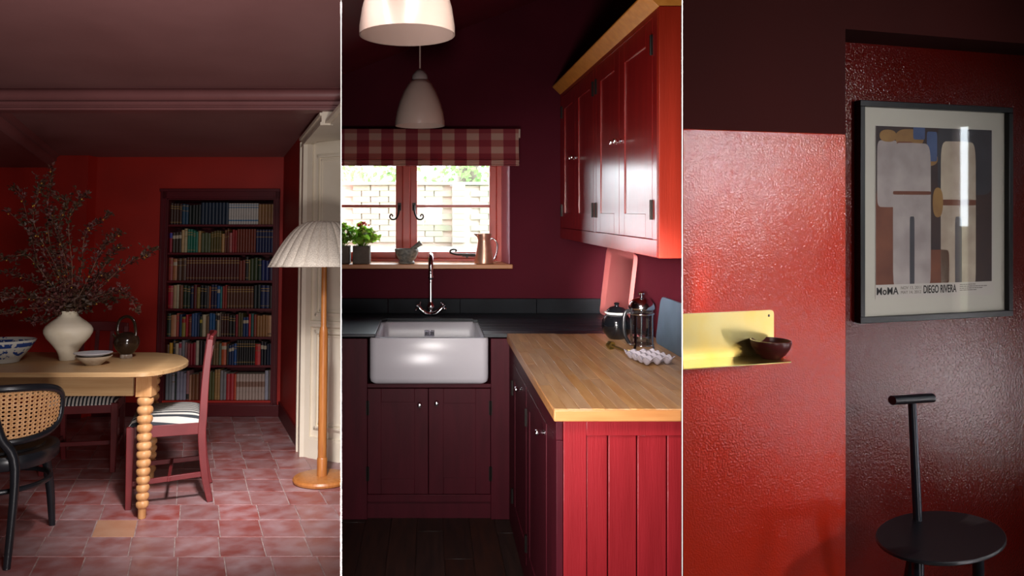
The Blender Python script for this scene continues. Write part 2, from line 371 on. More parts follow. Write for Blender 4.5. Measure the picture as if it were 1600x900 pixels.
# ceilings
CZ = 2.335
b = MB(); b.box(-5.3, -.3, 4.58, 7.0, CZ, 2.9); struct('ceiling', b, M['d_ceil'], 'lower plum ceiling in front of the bookcase wall', 'ceiling')
b = MB(); b.box(-5.3, 0, .2, 4.62, 2.435, 2.9); struct('ceiling', b, M['d_ceil'], 'upper plum ceiling nearest the viewer', 'ceiling')
b = MB()
prof = [(4.80, 2.335), (4.70, 2.335), (4.70, 2.352), (4.712, 2.358), (4.712, 2.366), (4.700, 2.372), (4.700, 2.395), (4.722, 2.400)]
prof += [(4.722-.042*math.sin(a)+.002, 2.445-.042*math.cos(a)) for a in [i*PI/8 for i in range(1, 8)]]+[(4.722, 2.492), (4.70, 2.500), (4.70, 2.52), (4.80, 2.52)]
prof = [(y-.20, 2.29+(z-2.335)*.90) for y, z in prof]; prof[0] = (4.82, 2.29); prof[1] = (4.50, 2.29); prof[-1] = (4.82, 2.46)
b.prism(prof[1:-1]+[(4.60, 2.46), (4.60, 2.29)], -5.3, -.45, 'x')
struct('trim_1', b, M['d_trim'], 'moulded plum cornice crossing the ceiling step', 'trim', smooth=40)
# left beam with moulding, skewed to the same vanishing point
b = MB()
pf = [(0, .0), (-.02, -.012), (-.03, -.03), (-.03, -.05), (-.055, -.062), (-.07, -.085), (-.07, -.11), (-.6, -.11), (-.6, .0)]
L = []
for y in (4.59, BY-.1):
    L.append([(-3.38+SX*(y-BY)+px_, y, CZ+pz) for px_, pz in pf])
b.loft(L); struct('trim_2', b, M['d_trim'], 'moulded plum beam running back along the left of the ceiling', 'trim', smooth=40)
b = MB(); b.prism([(-3.95+SX*(4.6-BY), 4.6), (-3.95, BY), (-5.2, BY), (-5.2, 4.6)], CZ-.16, CZ); struct('ceiling', b, M['d_wall'], 'dark lowered ceiling left of the beam', 'ceiling')

# floor of terracotta tiles
fl = MB(); fl.box(-4.6, .0, 1.0, BY+.02, -.06, -.0025)
floor_d = struct('floor', fl, M['grout'], 'terracotta tiled dining room floor', 'floor')
ex, dx, dy = .2105, SX*.2475, .2475; g = .0028
tb = MB(); inx, iny = g, g
p4 = [(inx, iny), (ex-inx, iny), (ex-inx+dx, dy-iny), (inx+dx, dy-iny)]
cxm, cym = (ex+dx)/2, dy/2
tb.T = Matrix.Translation((-cxm, -cym, 0)); tb.loft([[(x, y, -.012) for x, y in p4], [(x, y, -.0015) for x, y in p4], [((x-cxm)*.988+cxm, (y-cym)*.988+cym, 0) for x, y in p4]])
tile_me = tb.mesh('tile', M['tile'], 20)
rt = random.Random(3)
for r in range(-4, 14):
    y0 = 3.465+dy*(r-1)
    stag = rt.uniform(-.02, .02)
    for c_ in range(-30, 14):
        x0 = -1.163+ex*c_+SX*(y0-3.465)+stag; xc, yc = x0+cxm, y0+cym
        if yc > BY-.1 or yc < 2.7: continue
        if x0+ex < -.60*yc-.15 or x0 > -.10*yc: continue
        if yc > 5.35 and xc > wx(yc)-.06: continue
        if yc > 5.1 and xc > -.62: continue
        o = obj('tile', tile_me, None, floor_d)
        o.matrix_local = Matrix.Translation((xc, yc, rt.uniform(-.0012, .001))) @ Matrix.Rotation(rt.uniform(-.006, .006), 4, 'Z') @ Matrix.Rotation(rt.uniform(-.006, .006), 4, 'X')
        if r == 2 and c_ == -2:
            o.material_slots[0].link = 'OBJECT'; o.material_slots[0].material = M['tile_pale']; o['label'] = 'pale sandy replacement tile'
# cream doorway on the right
dw = thing('door_1', 'cream panelled doorway lining in the right wall', 'doorway', kind='structure')
def along(y): return (wx(y), y)
b = MB()
for k, (y0, y1, t) in enumerate(((5.458, 5.43, .018), (5.43, 5.40, .034), (5.40, 5.31, .022), (5.31, 5.257, .030))):
    b.prism([(wx(y0)-t, y0), (wx(y0)+.05, y0), (wx(y1)+.05, y1), (wx(y1)-t, y1)], 0, 2.205+.02*(3-k) if k else 2.30)
obj('architrave', b, M['cream'], dw)
b = MB()
for z0, z1, t in ((2.205, 2.225, .030), (2.225, 2.265, .022), (2.265, 2.285, .034), (2.285, 2.30, .018)):
    b.prism([(wx(4.55)-t, 4.55), (wx(4.55)+.05, 4.55), (wx(5.458)+.05, 5.458), (wx(5.458)-t, 5.458)], z0, z1)
obj('head_architrave', b, M['cream'], dw)
# splayed lining, local x along the reveal
A = Vector((wx(5.257), 5.257)); Bp = Vector((-.575, 5.09)); dv = (Bp-A); ang = math.atan2(dv.y, dv.x); ln = dv.length
T = Matrix.Translation((A.x, A.y, 0)) @ Matrix.Rotation(ang, 4, 'Z')
b = MB(); b.T = T
b.box(0, ln, .012, .06, 0, 2.215)
b.box(0, .035, .0, .012, 0, 2.215); b.box(.035, .05, -.008, .012, 0, 2.2)
obj('lining', b, M['cream'], dw)
b = MB(); b.T = T
for z0, z1 in ((.98, 2.12), (.20, .88)):
    for ins, yy, bw_ in ((0, .0, .010), (.010, -.008, .012), (.034, .004, .010)):
        b.box(.080+ins, .080+ins+bw_, yy, .014, z0+ins, z1-ins); b.box(.080+ins, ln+.1, yy, .014, z0+ins, z0+ins+bw_); b.box(.080+ins, ln+.1, yy, .014, z1-ins-bw_, z1-ins)
obj('lining_panel', b, M['cream'], dw)
b = MB(); b.T = T; b.box(.05, ln, -.012, .02, 0, .13); b.box(.05, ln, -.008, .02, .13, .145); obj('plinth', b, M['cream'], dw)
b = MB(); b.T = T; b.box(.05, ln, -.012, .02, .905, .925); b.box(.05, ln, -.006, .02, .925, .945); obj('rail', b, M['cream'], dw)
b = MB(); b.prism([(wx(5.257), 5.257), (-.56, 5.12), (-.45, 3.9), (wx(3.9), 3.9)], 2.216, 2.235)
b.prism([(wx(5.1)+.05, 5.08), (-.59, 5.0), (-.48, 3.9), (wx(3.9)+.02, 3.9)], 2.208, 2.22)
obj('soffit', b, M['cream'], dw)

# bookcase
bc = thing('bookcase', 'dark oxblood built-in bookcase recessed in the red wall', 'bookcase')
X0, X1, Z0, Z1 = -2.403, -1.42, .135, 1.953
zs = [.135, .446, .699, .952, 1.205, 1.459, 1.716]
b = MB(); b.box(X0, X1, BY+.26, BY+.28, Z0, Z1); obj('back_panel', b, M['d_case'], bc)
for x in ((X0-.0, X0+.012), (X1-.012, X1)):
    b = MB(); b.box(x[0], x[1], BY-.0, BY+.26, Z0, Z1); obj('side_panel', b, M['d_case'], bc)
b = MB(); b.box(X0, X1, BY, BY+.26, Z1-.012, Z1); obj('top_panel', b, M['d_case'], bc)
for z in zs:
    b = MB(); b.box(X0+.012, X1-.012, BY+.012, BY+.255, z-.02, z); obj('shelf', b, M['d_case'], bc, bevel=.002)
def arch_side(x0, x1, z0, z1):
    b = MB(); b.box(x0, x1, BY-.022, BY+.001, z0, z1); return b
for (a, c_) in ((X0-.055, X0+.004), (X1-.004, X1+.05)):
    b = arch_side(a, c_, .10, Z1+.075)
    b.box(a+.006, a+.02, BY-.032, BY-.02, .1, Z1+.07); b.box(c_-.014, c_-.006, BY-.028, BY-.02, .1, Z1)
    obj('architrave', b, M['d_case'], bc, bevel=.002)
b = arch_side(X0-.055, X1+.05, Z1-.004, Z1+.085); b.box(X0-.06, X1+.052, BY-.036, BY-.02, Z1+.06, Z1+.085); b.box(X0, X1, BY-.028, BY-.02, Z1, Z1+.014)
obj('head_trim', b, M['d_case'], bc, bevel=.002)
b = arch_side(X0-.055, X1+.05, .098, .118); obj('sill_trim', b, M['d_case'], bc)

# books: (colour name, hex, band hex or None, count, total width in mm)
BM = {}
def book_mat(h, band):
    k = (h, band)
    if k in BM: return BM[k]
    m = bpy.data.materials.new('book_cloth'); m.use_nodes = True; N = m.node_tree.nodes; L = m.node_tree.links
    p = N['Principled BSDF']; p.inputs['Roughness'].default_value = .5
    tc = N.new('ShaderNodeTexCoord'); sp = N.new('ShaderNodeSeparateXYZ'); L.new(tc.outputs['Generated'], sp.inputs[0])
    cr = N.new('ShaderNodeValToRGB'); cr.color_ramp.interpolation = 'CONSTANT'
    E_ = cr.color_ramp.elements; base = lin(h)
    E_[0].position = 0; E_[0].color = base; E_[1].position = .97; E_[1].color = base
    if band:
        for a, z in band[1:]:
            e = E_.new(a); e.color = lin(band[0]); e = E_.new(z); e.color = base
    L.new(sp.outputs['Z'], cr.inputs[0])
    nz = N.new('ShaderNodeTexNoise'); nz.inputs['Scale'].default_value = 20; hv = N.new('ShaderNodeHueSaturation')
    mr = N.new('ShaderNodeMapRange'); mr.inputs['To Min'].default_value = .75; mr.inputs['To Max'].default_value = 1.25
    L.new(tc.outputs['Object'], nz.inputs['Vector']); L.new(nz.outputs['Fac'], mr.inputs[0]); L.new(mr.outputs[0], hv.inputs['Value'])
    L.new(cr.outputs[0], hv.inputs['Color']); L.new(hv.outputs[0], p.inputs['Base Color']); BM[k] = m; return m
GOLD = ('9c7c40', (.74, .77), (.84, .87), (.1, .12)); GOLD2 = ('8a6a38', (.9, .93), (.66, .69)); BLUEB = ('3a6a90', (.16, .22), (.78, .82), (.9, .93))
LAB = ('b0a48c', (.68, .84),); BRED = ('3a3a90', (.72, .97)); NONE = None
rows = {
 6: [('dark brown', '3c241a', GOLD, 4, 105), ('deep blue', '1c4058', GOLD2, 2, 62), ('black-green', '181f1c', NONE, 4, 112), ('navy', '1b2a3c', NONE, 8, 250),
     ('white and blue striped', 'b8b4ac', BLUEB, 12, 270), ('tan calf', '8a6440', GOLD2, 5, 140)],
 5: [('crimson and violet', '8c1c2c', BRED, 1, 25), ('dark brown', '3a2c20', LAB, 3, 84), ('buff', 'b09468', NONE, 1, 26), ('cream', 'a89c78', GOLD2, 1, 26),
     ('sea green', '1f6a54', GOLD, 3, 72), ('teal', '28705e', NONE, 1, 24), ('sandy', 'a07c4c', NONE, 1, 26), ('olive', '4e5638', NONE, 3, 90), ('olive brown', '54481c', GOLD, 4, 96),
     ('buff', 'a88050', NONE, 1, 28), ('chestnut', '5c2c1a', GOLD2, 2, 40), ('dusty pink', '9c5a54', NONE, 1, 28), ('bright red', '8c1c1c', NONE, 2, 44),
     ('rust', '6c2c18', NONE, 7, 172), ('navy', '1c2448', GOLD2, 6, 158)],
 4: [('brick red', '8c3830', GOLD2, 1, 38), ('tan', 'a06a44', LAB, 1, 38), ('brown', '4c3020', GOLD2, 2, 84), ('maroon', '4c1c18', GOLD, 18, 480), ('rust', '6c2a1c', NONE, 2, 56), ('black', '1c1410', GOLD, 1, 30),
     ('cream', '8a7c54', NONE, 1, 14), ('olive green', '303c1c', NONE, 2, 68), ('dark green', '1a3020', GOLD2, 1, 34), ('royal blue', '1a2458', NONE, 2, 66), ('indigo', '241a3c', NONE, 1, 40)],
 3: [('crimson', 'a01c2c', GOLD, 1, 42), ('buff', 'a88c68', NONE, 1, 32), ('cream', 'b0a888', NONE, 1, 20), ('brown', '6c4028', NONE, 1, 34), ('dark green', '1f3020', GOLD, 2, 62), ('navy', '1a2440', GOLD2, 1, 28),
     ('dark red', '5c1818', NONE, 1, 28), ('mottled gold', '7c6c34', GOLD, 1, 28), ('black', '14161a', GOLD, 2, 56), ('grey', '4c4844', NONE, 1, 20), ('orange', '9c5028', NONE, 1, 14),
     ('indigo', '1c1c40', GOLD, 2, 52), ('bright blue', '1c5084', LAB, 1, 26), ('turquoise', '247070', NONE, 1, 20), ('brick red', '8c2c20', NONE, 2, 40), ('brown', '54301c', GOLD, 9, 226),
     ('black', '16201e', NONE, 2, 60), ('navy', '18244c', GOLD, 2, 74), ('charcoal', '241c1c', NONE, 1, 28)],
 2: [('dark green', '1a2c20', GOLD, 1, 34), ('peach', 'b07c58', NONE, 1, 46), ('coral', 'a03c30', GOLD2, 1, 22), ('navy', '1a3050', NONE, 1, 26), ('olive yellow', '8c8034', ('a02c20', (.7, .9)), 1, 32), ('scarlet', 'a8202c', NONE, 1, 22),
     ('red-brown', '6c2c1c', GOLD, 1, 26), ('slate blue', '34507c', NONE, 2, 50), ('ink blue', '1a2c4c', NONE, 1, 22), ('dark green', '28341c', ('b0a02c', (.68, .84)), 1, 22), ('cream', 'b8ac8c', NONE, 1, 32), ('brown', '6a4c30', NONE, 1, 28),
     ('blue', '1c5484', NONE, 2, 50), ('black', '181818', GOLD2, 1, 18), ('cream', 'b0a488', ('2c2420', (.7, .9)), 1, 20), ('grey', '6c5c50', NONE, 1, 16), ('chocolate', '3c1c14', GOLD, 3, 66), ('black', '1a1612', GOLD, 2, 56),
     ('crimson', '7c1420', NONE, 1, 22), ('olive', '4c4420', NONE, 2, 44), ('navy', '18305c', LAB, 2, 46), ('scarlet', 'b02828', NONE, 1, 20), ('teal', '205450', NONE, 1, 26), ('brick', '7c3420', NONE, 1, 26),
     ('tan', '94683c', NONE, 4, 96), ('peach', 'b88c64', ('6c4c34', (.1, .16)), 1, 36)],
 1: [('brown', '5c4028', NONE, 1, 26), ('yellow', 'c09020', NONE, 1, 26), ('black', '1a1818', GOLD2, 1, 24), ('cream', 'b8ac94', NONE, 1, 28), ('pink and grey', '98868a', ('a02c3c', (.74, .94)), 1, 26), ('grey', '7c8084', NONE, 1, 28),
     ('mauve', '8c6868', NONE, 1, 20), ('rose', '9c4c4c', NONE, 1, 22), ('crimson', '8c1a2c', NONE, 2, 52), ('cream', 'b8b09c', NONE, 1, 26), ('black', '201a18', NONE, 2, 60), ('chocolate', '3c2418', NONE, 2, 60), ('olive brown', '6c5434', GOLD2, 2, 48),
     ('sage', '54604c', NONE, 1, 24), ('orange red', 'a84c28', LAB, 1, 42), ('charcoal', '2c2420', NONE, 1, 20), ('navy', '18284c', LAB, 2, 44), ('blue', '1c4880', GOLD, 1, 24), ('black', '1c1a18', GOLD, 8, 158), ('scarlet', 'b42828', GOLD2, 1, 46),
     ('black', '14141c', LAB, 2, 50), ('ink blue', '161c30', NONE, 2, 44)],
 0: [('grey', '74787c', NONE, 2, 50), ('pale grey', '9c9ca4', GOLD2, 1, 24), ('dark green', '1c2c20', NONE, 1, 16), ('lilac grey', '9494a4', NONE, 3, 76), ('pink', '9c6c6c', ('2c2420', (.02, .2)), 1, 26), ('peach', 'b08468', NONE, 1, 20),
     ('brown', '74482c', NONE, 2, 56), ('dark red', '5c2018', NONE, 1, 28), ('chestnut', '6c3820', GOLD2, 2, 52), ('olive', '4c4c24', NONE, 2, 48), ('tan', '8c683c', GOLD, 2, 46), ('grey', '706c6c', NONE, 2, 50), ('red', '982428', NONE, 2, 64),
     ('orange', 'b0482c', NONE, 1, 18), ('pale mottled', 'a08c80', ('7c5c4c', (.5, .7)), 9, 230), ('pale grey', '90909c', NONE, 1, 28), ('grey brown', '6c5c54', NONE, 1, 24)]}
shelf_word = ['bottom', 'second lowest', 'third lowest', 'middle', 'third highest', 'second highest', 'top']
ordn = ['first', 'second', 'third', 'fourth', 'fifth', 'sixth', 'seventh', 'eighth', 'ninth']
rb = random.Random(11)
def book(wd, h, d, m):
    b = MB(); hw = wd/2
    sp = [(-hw, .006), (-hw*.7, .0015), (0, 0), (hw*.7, .0015), (hw, .006)]
    b.prism(sp+[(hw, d), (-hw, d)], 0, h)
    b.k = 1; b.box(-hw+.0025, hw-.0025, .012, d-.004, h, h+.0012)
    return b.mesh('book', [m, M['page']], 50)
for si, row in rows.items():
    tot = sum(r[4] for r in row); sc = (X1-X0-.03)/tot; x = X0+.015
    gap = (zs[si+1] if si < 6 else Z1)-zs[si]-.02
    seen = {}
    for (nm, hx, band, n, wid) in row: seen[nm] = seen.get(nm, 0)+n
    cnt = {}
    series_h = {}
    for (nm, hx, band, n, wid) in row:
        hh0 = gap*rb.uniform(.76, .93) if nm != 'white and blue striped' else gap*.90
        if si in (6, 3): hh0 = gap*rb.uniform(.84, .93) if nm != 'white and blue striped' else gap*.9
        for k in range(n):
            wd = wid*sc/n; cnt[nm] = cnt.get(nm, 0)+1
            h = hh0*(1 if n > 4 else rb.uniform(.95, 1.03)); h = min(h, gap-.004)
            wv = wd*(1 if n > 4 else 1)
            o = obj('book', book(wv-.0012, h, rb.uniform(.13, .15), book_mat(hx, band)), None, loc=(x+wv/2, BY+.035+rb.uniform(0, .012 if n < 5 else .003), zs[si]))
            x += wv
            if n >= 5:
                tag(o, 'one of the matching run of %s books on the %s shelf' % (nm, shelf_word[si]), 'book', 'matching %s books, %s shelf' % (nm, shelf_word[si]))
                if seen[nm] > n: o['label'] = 'one of the close-set run of %s books, %s shelf' % (nm, shelf_word[si])
            elif seen[nm] == 1: tag(o, 'the only %s book on the %s bookcase shelf' % (nm, shelf_word[si]), 'book', 'books on the %s shelf' % shelf_word[si])
            else: tag(o, '%s book, %s of its colour from the left, %s bookcase shelf' % (nm, ordn[min(cnt[nm]-1, 8)] if cnt[nm] < 10 else 'last', shelf_word[si]), 'book', 'books on the %s shelf' % shelf_word[si])

# dining table
tb_ = thing('dining_table', 'pale oak dining table with rounded end and bobbin-turned legs', 'table', (-1.9, 4.3, 0))
def cat(pts, n=8):
    P = [Vector(p) for p in pts]; out = []
    for i in range(len(P)-1):
        p0 = P[max(i-1, 0)]; p1 = P[i]; p2 = P[i+1]; p3 = P[min(i+2, len(P)-1)]
        for k in range(n):
            t = k/n; out.append(.5*((2*p1)+(-p0+p2)*t+(2*p0-5*p1+4*p2-p3)*t*t+(-p0+3*p1-3*p2+p3)*t**3))
    out.append(P[-1]); return [tuple(p) for p in out]
endc = cat([(-1.56, 3.835, 0), (-1.46, 3.862, 0), (-1.40, 3.96, 0), (-1.375, 4.12, 0), (-1.40, 4.32, 0), (-1.475, 4.50, 0), (-1.58, 4.66, 0), (-1.75, 4.775, 0)], 5)
oc = [(-3.1, 3.825)]+[(p[0], p[1]) for p in endc]+[(-3.1, 4.80)]
oc = [(x+1.9, y-4.3) for x, y in oc]
b = MB()
def shrink(pts, d): return [(x-d*(1 if x > -1 else 0), y+(d if y < 0 else -d)) for x, y in pts]
b.loft([[(x, y, .748) for x, y in shrink(oc, .006)], [(x, y, .752) for x, y in oc], [(x, y, .770) for x, y in oc], [(x, y, .775) for x, y in shrink(oc, .005)]])
obj('table_top', b, M['oak'], tb_, smooth=40)
fx, fy, bx_, by_ = -1.515+1.9, 3.985-4.3, -1.735+1.9, 4.68-4.3
b = MB(); b.box(-1.15, fx-.06, fy-.022, fy+.0, .635, .748); obj('apron', b, M['oak'], tb_, bevel=.002)
b = MB(); b.prism([(fx+.035, fy+.03), (bx_+.035, by_-.03), (bx_+.013, by_-.03), (fx+.013, fy+.03)], .635, .748); obj('apron', b, M['oak'], tb_)
b = MB(); b.box(-1.15, bx_-.03, by_-.0, by_+.022, .635, .748); obj('apron', b, M['oak'], tb_)
for lx, ly in ((fx, fy), (bx_, by_)):
    b = MB(); pr = [(.019, 0), (.021, .006), (.021, .05)]
    z = .052; n = 13
    for i in range(n):
        hgt = .040+.008*i/n; r = .033+.011*i/n
        for k in range(1, 7):
            a = PI*k/7; pr.append((r*.46+r*.54*math.sin(a)**.85, z+hgt*(1-math.cos(a))/2))
        z += hgt
    s_ = (.632-.05)/(z-.05); pr = pr[:3]+[(r, .05+(zz-.05)*s_) for r, zz in pr[3:]]
    b.lathe(pr, (lx, ly, 0), 28); b.box(lx-.042, lx+.042, ly-.03, ly+.045, .632, .749)
    obj('leg', b, M['oak_leg'], tb_, smooth=50)

# dining chairs
def dining_chair(label, loc, rz, seat_mat, dome, group='red dining chairs'):
    t = thing('dining_chair', label, 'chair', loc, rz, group); m = M['red_chair']
    hf, hr = .212, .19
    for s in (-1, 1):
        b = MB(); b.sweep([(s*hf, .205, 0), (s*hf, .205, .2), (s*hf, .205, .44)], [.0155, .018, .021], [.0155, .018, .021], (1, 0, 0)); obj('leg', b, m, t, bevel=.003)
        b = MB(); pts = cat([(s*hr, -.222, 0), (s*hr, -.188, .16), (s*hr, -.170, .36), (s*hr, -.174, .48), (s*(hr+.002), -.184, .70), (s*(hr+.004), -.203, .905)], 4)
        n = len(pts); b.sweep(pts, [.015]*n, [.016+.006*math.sin(PI*i/(n-1)) for i in range(n)], (1, 0, 0)); obj('back_post', b, m, t, bevel=.003)
        b = MB(); b.sweep([(s*hf, .19, .41), (s*hr, -.165, .41)], .032, .011, (0, 0, 1)); obj('side_rail', b, m, t, bevel=.002)
        b = MB(); b.sweep([(s*hf, .20, .135), (s*hr, -.18, .155)], .014, .008, (0, 0, 1)); obj('stretcher', b, m, t, bevel=.002)
    b = MB(); b.sweep([(-hf, .205, .41), (hf, .205, .41)], .032, .011, (0, 0, 1)); obj('front_rail', b, m, t, bevel=.002)
    b = MB(); b.sweep([(-hr, -.17, .41), (hr, -.17, .41)], .03, .011, (0, 0, 1)); obj('back_rail', b, m, t, bevel=.002)
    b = MB(); b.sweep([(-hf, .0, .145), (hf, .0, .145)], .014, .008, (0, 0, 1)); obj('stretcher', b, m, t, bevel=.002)
    b = MB(); pts = [(x*(hr+.012), -.206-.024*(1-x*x), .893+.012*(1-x*x)) for x in [i/6-1 for i in range(13)]]; b.sweep(pts, .033, .010, (0, -.15, 1)); obj('top_rail', b, m, t, bevel=.004)
    for x in (-.09, 0, .09):
        b = MB(); pts = [(x, -.172, .47), (x*1.03, -.188, .62), (x*1.05, -.204, .76), (x*1.08, -.224, .885)]; b.sweep(pts, .013, .006, (1, 0, 0)); obj('slat', b, m, t, bevel=.002)
    b = MB(); pts = [(-hr, -.18, .50), (hr, -.18, .50)]; b.sweep(pts, .018, .008, (0, 0, 1)); obj('lower_back_rail', b, m, t)
    b = MB(); nx = 12; ny = 10
    def top(u, v):
        x = (u-.5)*2; y = (v-.5)*2; hw = hf*(1+y)/2+hr*(1-y)/2
        ed = (1-abs(x)**6)*(1-abs(y)**6)
        return (x*(hw+.008), .015+y*.205, .436+dome*max(ed, 0)**.5*(1-.25*(x*x+y*y)/2))
    b.surf(top, 24, 20); b.prism([(-hf-.004, .22), (hf+.004, .22), (hr+.004, -.19), (-hr-.004, -.19)], .43, .438)
    obj('seat', b, seat_mat, t, smooth=60, label='striped drop-in seat')
    return t
dining_chair('red painted chair with striped seat at the round end of the table', (-1.509, 4.386, 0), math.radians(106.9), M['ticking_wide'], .078)
dining_chair('red painted chair on the far side of the table, striped seat', (-2.30, 5.03, 0), math.radians(192), M['ticking'], .056)

# bentwood chair
ch = thing('bentwood_armchair', 'black bentwood chair with woven cane back, nearest the camera', 'chair', (-2.04, 3.56, 0), math.radians(10))
def arcpt(a, r, z): return (r*math.sin(a), -r*math.cos(a), z)
b = MB(); loops = []
for zz, rr_ in ((.405, .245), (.410, .25), (.455, .252), (.468, .245)):
    loops.append([(rr_*(abs(math.cos(t))**.8)*(1 if math.cos(t) > 0 else -1), rr_*(abs(math.sin(t))**.8)*(1 if math.sin(t) > 0 else -1), zz) for t in [2*PI*i/40 for i in range(40)]])
b.loft(loops); obj('seat_ring', b, M['black_wood'], ch, smooth=50)
b = MB(); b.loft([[(.2*math.cos(t), .2*math.sin(t), .466) for t in [2*PI*i/32 for i in range(32)]], [(.195*math.cos(t), .195*math.sin(t), .478) for t in [2*PI*i/32 for i in range(32)]], [(.12*math.cos(t), .12*math.sin(t), .482) for t in [2*PI*i/32 for i in range(32)]]])
obj('seat_pad', b, M['black_leather'], ch, smooth=50)
legs = [((.15, -.268, 0), (.155, -.235, .42), (.10, -.262, .56), (.07, -.285, .68)), ((-.15, -.268, 0), (-.155, -.235, .42), (-.10, -.262, .56), (-.07, -.285, .68)),
        ((.16, .30, 0), (.155, .26, .2), (.14, .20, .41)), ((-.16, .30, 0), (-.155, .26, .2), (-.14, .20, .41))]
for l in legs:
    b = MB(); p = cat(l, 5); b.tube(p, [.0155+.006*min(1, i/6) for i in range(len(p))], 12); obj('leg', b, M['black_wood'], ch, smooth=60)
b = MB(); b.tube([(.215*math.cos(t), .02+.225*math.sin(t), .305) for t in [2*PI*i/36 for i in range(36)]], .012, 10, closed=True); obj('ring_stretcher', b, M['black_wood'], ch, smooth=60)
b = MB(); pts = []
A0 = math.radians(80)
def backp(a, z): r = .272+.08*(z-.5); return (r*math.sin(a), .015-r*math.cos(a), z)
for i in range(56):
    t = 2*PI*i/56; c_, s__ = math.cos(t), math.sin(t)
    pts.append(backp(A0*abs(c_)**.62*(1 if c_ > 0 else -1), .652+.122*abs(s__)**.62*(1 if s__ > 0 else -1)))
b.tube(pts, .0175, 10, closed=True, flat=.8); obj('back_frame', b, M['black_wood'], ch, smooth=60)
b = MB(); nu, nv = 34, 13
def inside(u, v): return abs(u)**2.8+abs(v)**2.8 < 1
for i in range(nu):
    for j in range(nv):
        u0, u1, v0, v1 = [2*q-1 for q in (i/nu, (i+1)/nu, j/nv, (j+1)/nv)]
        if not inside((u0+u1)/2, (v0+v1)/2): continue
        def q(u, v): return backp(A0*.985*u, .652+.117*v)
        um, vm = (u0+u1)/2, (v0+v1)/2; hu, hv_ = (u1-u0)*.28, (v1-v0)*.28
        out = [q(u0, v0), q(um, v0), q(u1, v0), q(u1, vm), q(u1, v1), q(um, v1), q(u0, v1), q(u0, vm)]
        inn = [q(um-hu*.7, vm-hv_*.7), q(um, vm-hv_), q(um+hu*.7, vm-hv_*.7), q(um+hu, vm), q(um+hu*.7, vm+hv_*.7), q(um, vm+hv_), q(um-hu*.7, vm+hv_*.7), q(um-hu, vm)]
        b._add(out+inn, [(k, (k+1) % 8, 8+(k+1) % 8, 8+k) for k in range(8)])
obj('cane_panel', b, M['cane'], ch, solid=.003)

# vase, branches, jug, dishes, bowl on the table
b = MB(); pr = [(.045, 0), (.047, .008), (.048, .02), (.058, .05), (.088, .09), (.122, .128), (.139, .158), (.1405, .178), (.130, .198), (.102, .222), (.072, .243), (.056, .258), (.049, .272), (.048, .285), (.043, .284), (.045, .262), (.06, .235), (.12, .17), (.04, .01)]
b.lathe([(r*.95, z) for r, z in pr], (0, 0, 0), 48)
tag(obj('vase', b, M['vase'], loc=(-2.122, 4.36, .776), smooth=60), 'tall cream ceramic vase with narrow neck holding the branches', 'vase')
br = thing('branch_arrangement', 'dark leafy berried branches spreading from the cream vase', 'branches', (-2.118, 4.36, 1.055))
S = 4.40/1150
def rel(px_, py_, d=0):                     # metres right of / above the vase mouth, with depth
    return Vector(((px_-112)*S, d, (486-py_)*S*1.0))
rp = random.Random(5)
stems = [[(112, 486), (95, 430), (75, 380), (68, 330), (70, 285), (68, 262)], [(112, 486), (90, 420), (52, 350), (58, 300), (62, 288)], [(112, 486), (80, 420), (45, 370), (0, 328)],
 [(108, 486), (70, 450), (30, 435), (-5, 425)], [(108, 488), (60, 480), (20, 488), (-5, 490)], [(110, 488), (70, 500), (45, 500)], [(112, 486), (100, 420), (95, 360), (108, 320), (95, 310)],
 [(114, 486), (118, 420), (115, 350), (135, 318), (150, 310)], [(116, 486), (125, 430), (128, 370), (145, 350), (163, 335)], [(118, 484), (145, 430), (165, 395), (185, 375), (202, 367)],
 [(118, 482), (160, 450), (200, 415), (235, 400), (252, 392)], [(120, 482), (160, 462), (195, 455), (215, 465), (229, 482)], [(116, 484), (140, 455), (160, 420), (175, 395), (182, 388)],
 [(112, 486), (85, 455), (55, 410), (40, 370), (20, 310), (0, 290)], [(110, 486), (82, 440), (50, 400), (22, 405), (-5, 395)], [(118, 486), (140, 475), (160, 468), (172, 470)], [(112, 486), (90, 465), (45, 465), (10, 460)],
 [(114, 486), (110, 440), (105, 400), (92, 360), (88, 340)], [(112, 486), (75, 470), (35, 455), (5, 465)], [(116, 486), (132, 450), (150, 435), (168, 430)]]
lf = MB(); be = MB()
def leaf(b, p, d, n, L_, W):
    d = d.normalized(); n = (n-d*n.dot(d)).normalized(); s_ = d.cross(n)
    v = [p, p+d*L_*.45+s_*W+n*W*.3, p+d*L_, p+d*L_*.45-s_*W+n*W*.3, p+d*L_*.5-n*W*.15]
    b._add([tuple(x) for x in v], [(0, 4, 1), (1, 4, 2), (2, 4, 3), (3, 4, 0)])
